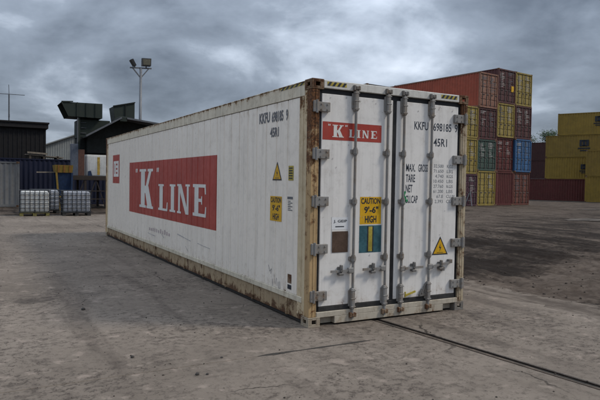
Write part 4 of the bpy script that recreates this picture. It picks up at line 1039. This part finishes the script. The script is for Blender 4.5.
MB().hexa([(.17, -.20, 10.56), (.71, -.20, 10.59), (.71, -.15, 10.59), (.17, -.15, 10.56), (.17, -.13, 11.0), (.75, -.13, 11.04), (.75, -.08, 11.04), (.17, -.08, 11.0)]).build('glass', 'lamp_glass', f1)
MB().box(.40, .48, -.05, .05, 10.33, 10.50).build('yoke', 'mast', fm)
MB().hexa([(-.52, -.3, 10.40), (-.36, -.3, 10.44), (-.36, .3, 10.44), (-.52, .3, 10.40), (-.80, -.3, 10.84), (-.62, -.3, 10.92), (-.62, .3, 10.92), (-.80, .3, 10.84)]).build('floodlight', 'lamp', fm)
MB().box(-.47, -.40, -.05, .05, 10.31, 10.43).build('yoke', 'mast', fm)

# ---- trees far behind the right stack
M['bark'] = mat_plain('bark', (0.06, 0.05, 0.04), 0.9)
M['leaf'] = mat_plain('leaf_green', (0.040, 0.070, 0.022), 0.7, var=0.5, scale=0.8)
def tree(label, x, y, h, cr, seed):
    rnd = random.Random(seed); t = thing('broadleaf_tree', label, 'tree', (x, y, -.25), 0, 'trees behind the container stacks')
    mb = MB(); mb.tube((0, 0, 0), (.15, 0, h*.45), .28, .2, n=8); mb.tube((.15, 0, h*.45), (0, .1, h*.85), .2, .06, n=7)
    tips = []
    for i in range(14):
        a = rnd.uniform(0, 6.28); z0 = h*rnd.uniform(.3, .75); r_ = cr*rnd.uniform(.5, .95); tip = Vector((math.cos(a)*r_, math.sin(a)*r_, min(h*.95, z0+r_*rnd.uniform(.3, 1.0))))
        mb.tube((.1, 0, z0), tip, .09, .025, n=5); tips.append(tip)
    mb.build('trunk', 'bark', t)
    lf = MB(); tips += [Vector((rnd.uniform(-.5, .5)*cr, rnd.uniform(-.5, .5)*cr, h*rnd.uniform(.75, 1))) for _ in range(10)]
    for tip in tips:
        for _ in range(170):
            p = tip+Vector((rnd.gauss(0, .55), rnd.gauss(0, .55), rnd.gauss(0, .42)))
            a = Vector((rnd.gauss(0, 1), rnd.gauss(0, 1), rnd.gauss(0, 1))).normalized()*.16; b = a.orthogonal().normalized()*.10
            lf.poly([p-a, p+b, p+a, p-b])
    lf.build('crown', 'leaf', t)
for i, (x, y, h, lab) in enumerate(((91.6, 72.9, 11.6, 'leafy tree top showing above the far maroon containers'), (94.6, 71.2, 12.4, 'taller leafy tree beside the yellow containers'), (97.5, 68.5, 9.4, 'leafy tree hidden mostly by yellow containers'))):
    tree(lab, x, y, h, 2.4, 40+i)

# ---- small things on the ground
M['stone'] = mat_plain('dark_stone', (0.06, 0.053, 0.047), 0.9, var=0.4, scale=30)
M['pebble'] = mat_plain('pebble_grey', (0.075, 0.062, 0.052), 0.95, var=0.6, scale=30, spec=0.1)
def stone_mesh(mb, x, y, z, r, rnd):
    k = len(mb.v); n = 7
    for lv, (zz_, rr) in enumerate(((-.3, .8), (.25, 1.0), (.7, .55))):
        for i in range(n):
            a = 6.283*i/n+lv*.3; q = r*rr*rnd.uniform(.75, 1.15); mb.v.append((x+math.cos(a)*q, y+math.sin(a)*q, z+zz_*r*rnd.uniform(.8, 1.1)))
    for lv in range(2):
        for i in range(n): mb.f.append((k+lv*n+i, k+lv*n+(i+1) % n, k+(lv+1)*n+(i+1) % n, k+(lv+1)*n+i))
    mb.f.append(tuple(k+2*n+i for i in range(n)))
    mb.f.append(tuple(k+i for i in range(n))[::-1])
rnd = random.Random(5)
for x, y, r, lab in ((-2.16, 2.06, .030, 'small dark stone alone on the concrete in the shade of the white container'), (-2.07, -.26, .022, 'small dark stone on bare concrete away from the channel'), (-1.68, -1.0, .022, 'larger of a close pair of small dark stones on the concrete'), (-1.60, -1.03, .015, 'smaller of a close pair of small dark stones on the concrete'), (-1.31, -.63, .014, 'tiny stone near the open joint in the concrete')):
    mb = MB(); stone_mesh(mb, 0, 0, 0, r, rnd); o = mb.build('stone', 'stone'); o.location = (x, y, r*.22); tag(o, lab, 'stone', 'small stones on the concrete')
gv = MB()
for i in range(900):
    x = rnd.uniform(-6, 4.0); y = rnd.uniform(-5, 16)
    if 0 < x < 2.44 and y > 0: continue
    stone_mesh(gv, x, y, .001, rnd.choice((.004, .005, .006, .008, .011)), rnd)
for i in range(2600):
    x = 4.2+22*rnd.random()**2; y = rnd.uniform(-4, 22); stone_mesh(gv, x, y, yard_h(x, y), rnd.choice((.007, .008, .010, .013, .018, .024)), rnd)
o = gv.build('gravel', 'pebble'); struct(o, 'loose gravel and crumbs scattered over the concrete and dirt', 'gravel', 'stuff')
# leaning metal frame by the maroon container
lf = thing('metal_frame', 'grey metal frame leaning at the foot of the maroon container', 'frame', (31.55, 28.2, ZG))
mb = MB(); mb.beam((-.9, .3, 0), (.1, .72, 1.25), .06, .06); mb.beam((-.2, .2, 0), (.1, .72, 1.25), .06, .06); mb.beam((-.55, .3, .45), (-.1, .4, .45), .05, .05); mb.build('strut', 'mast', lf)
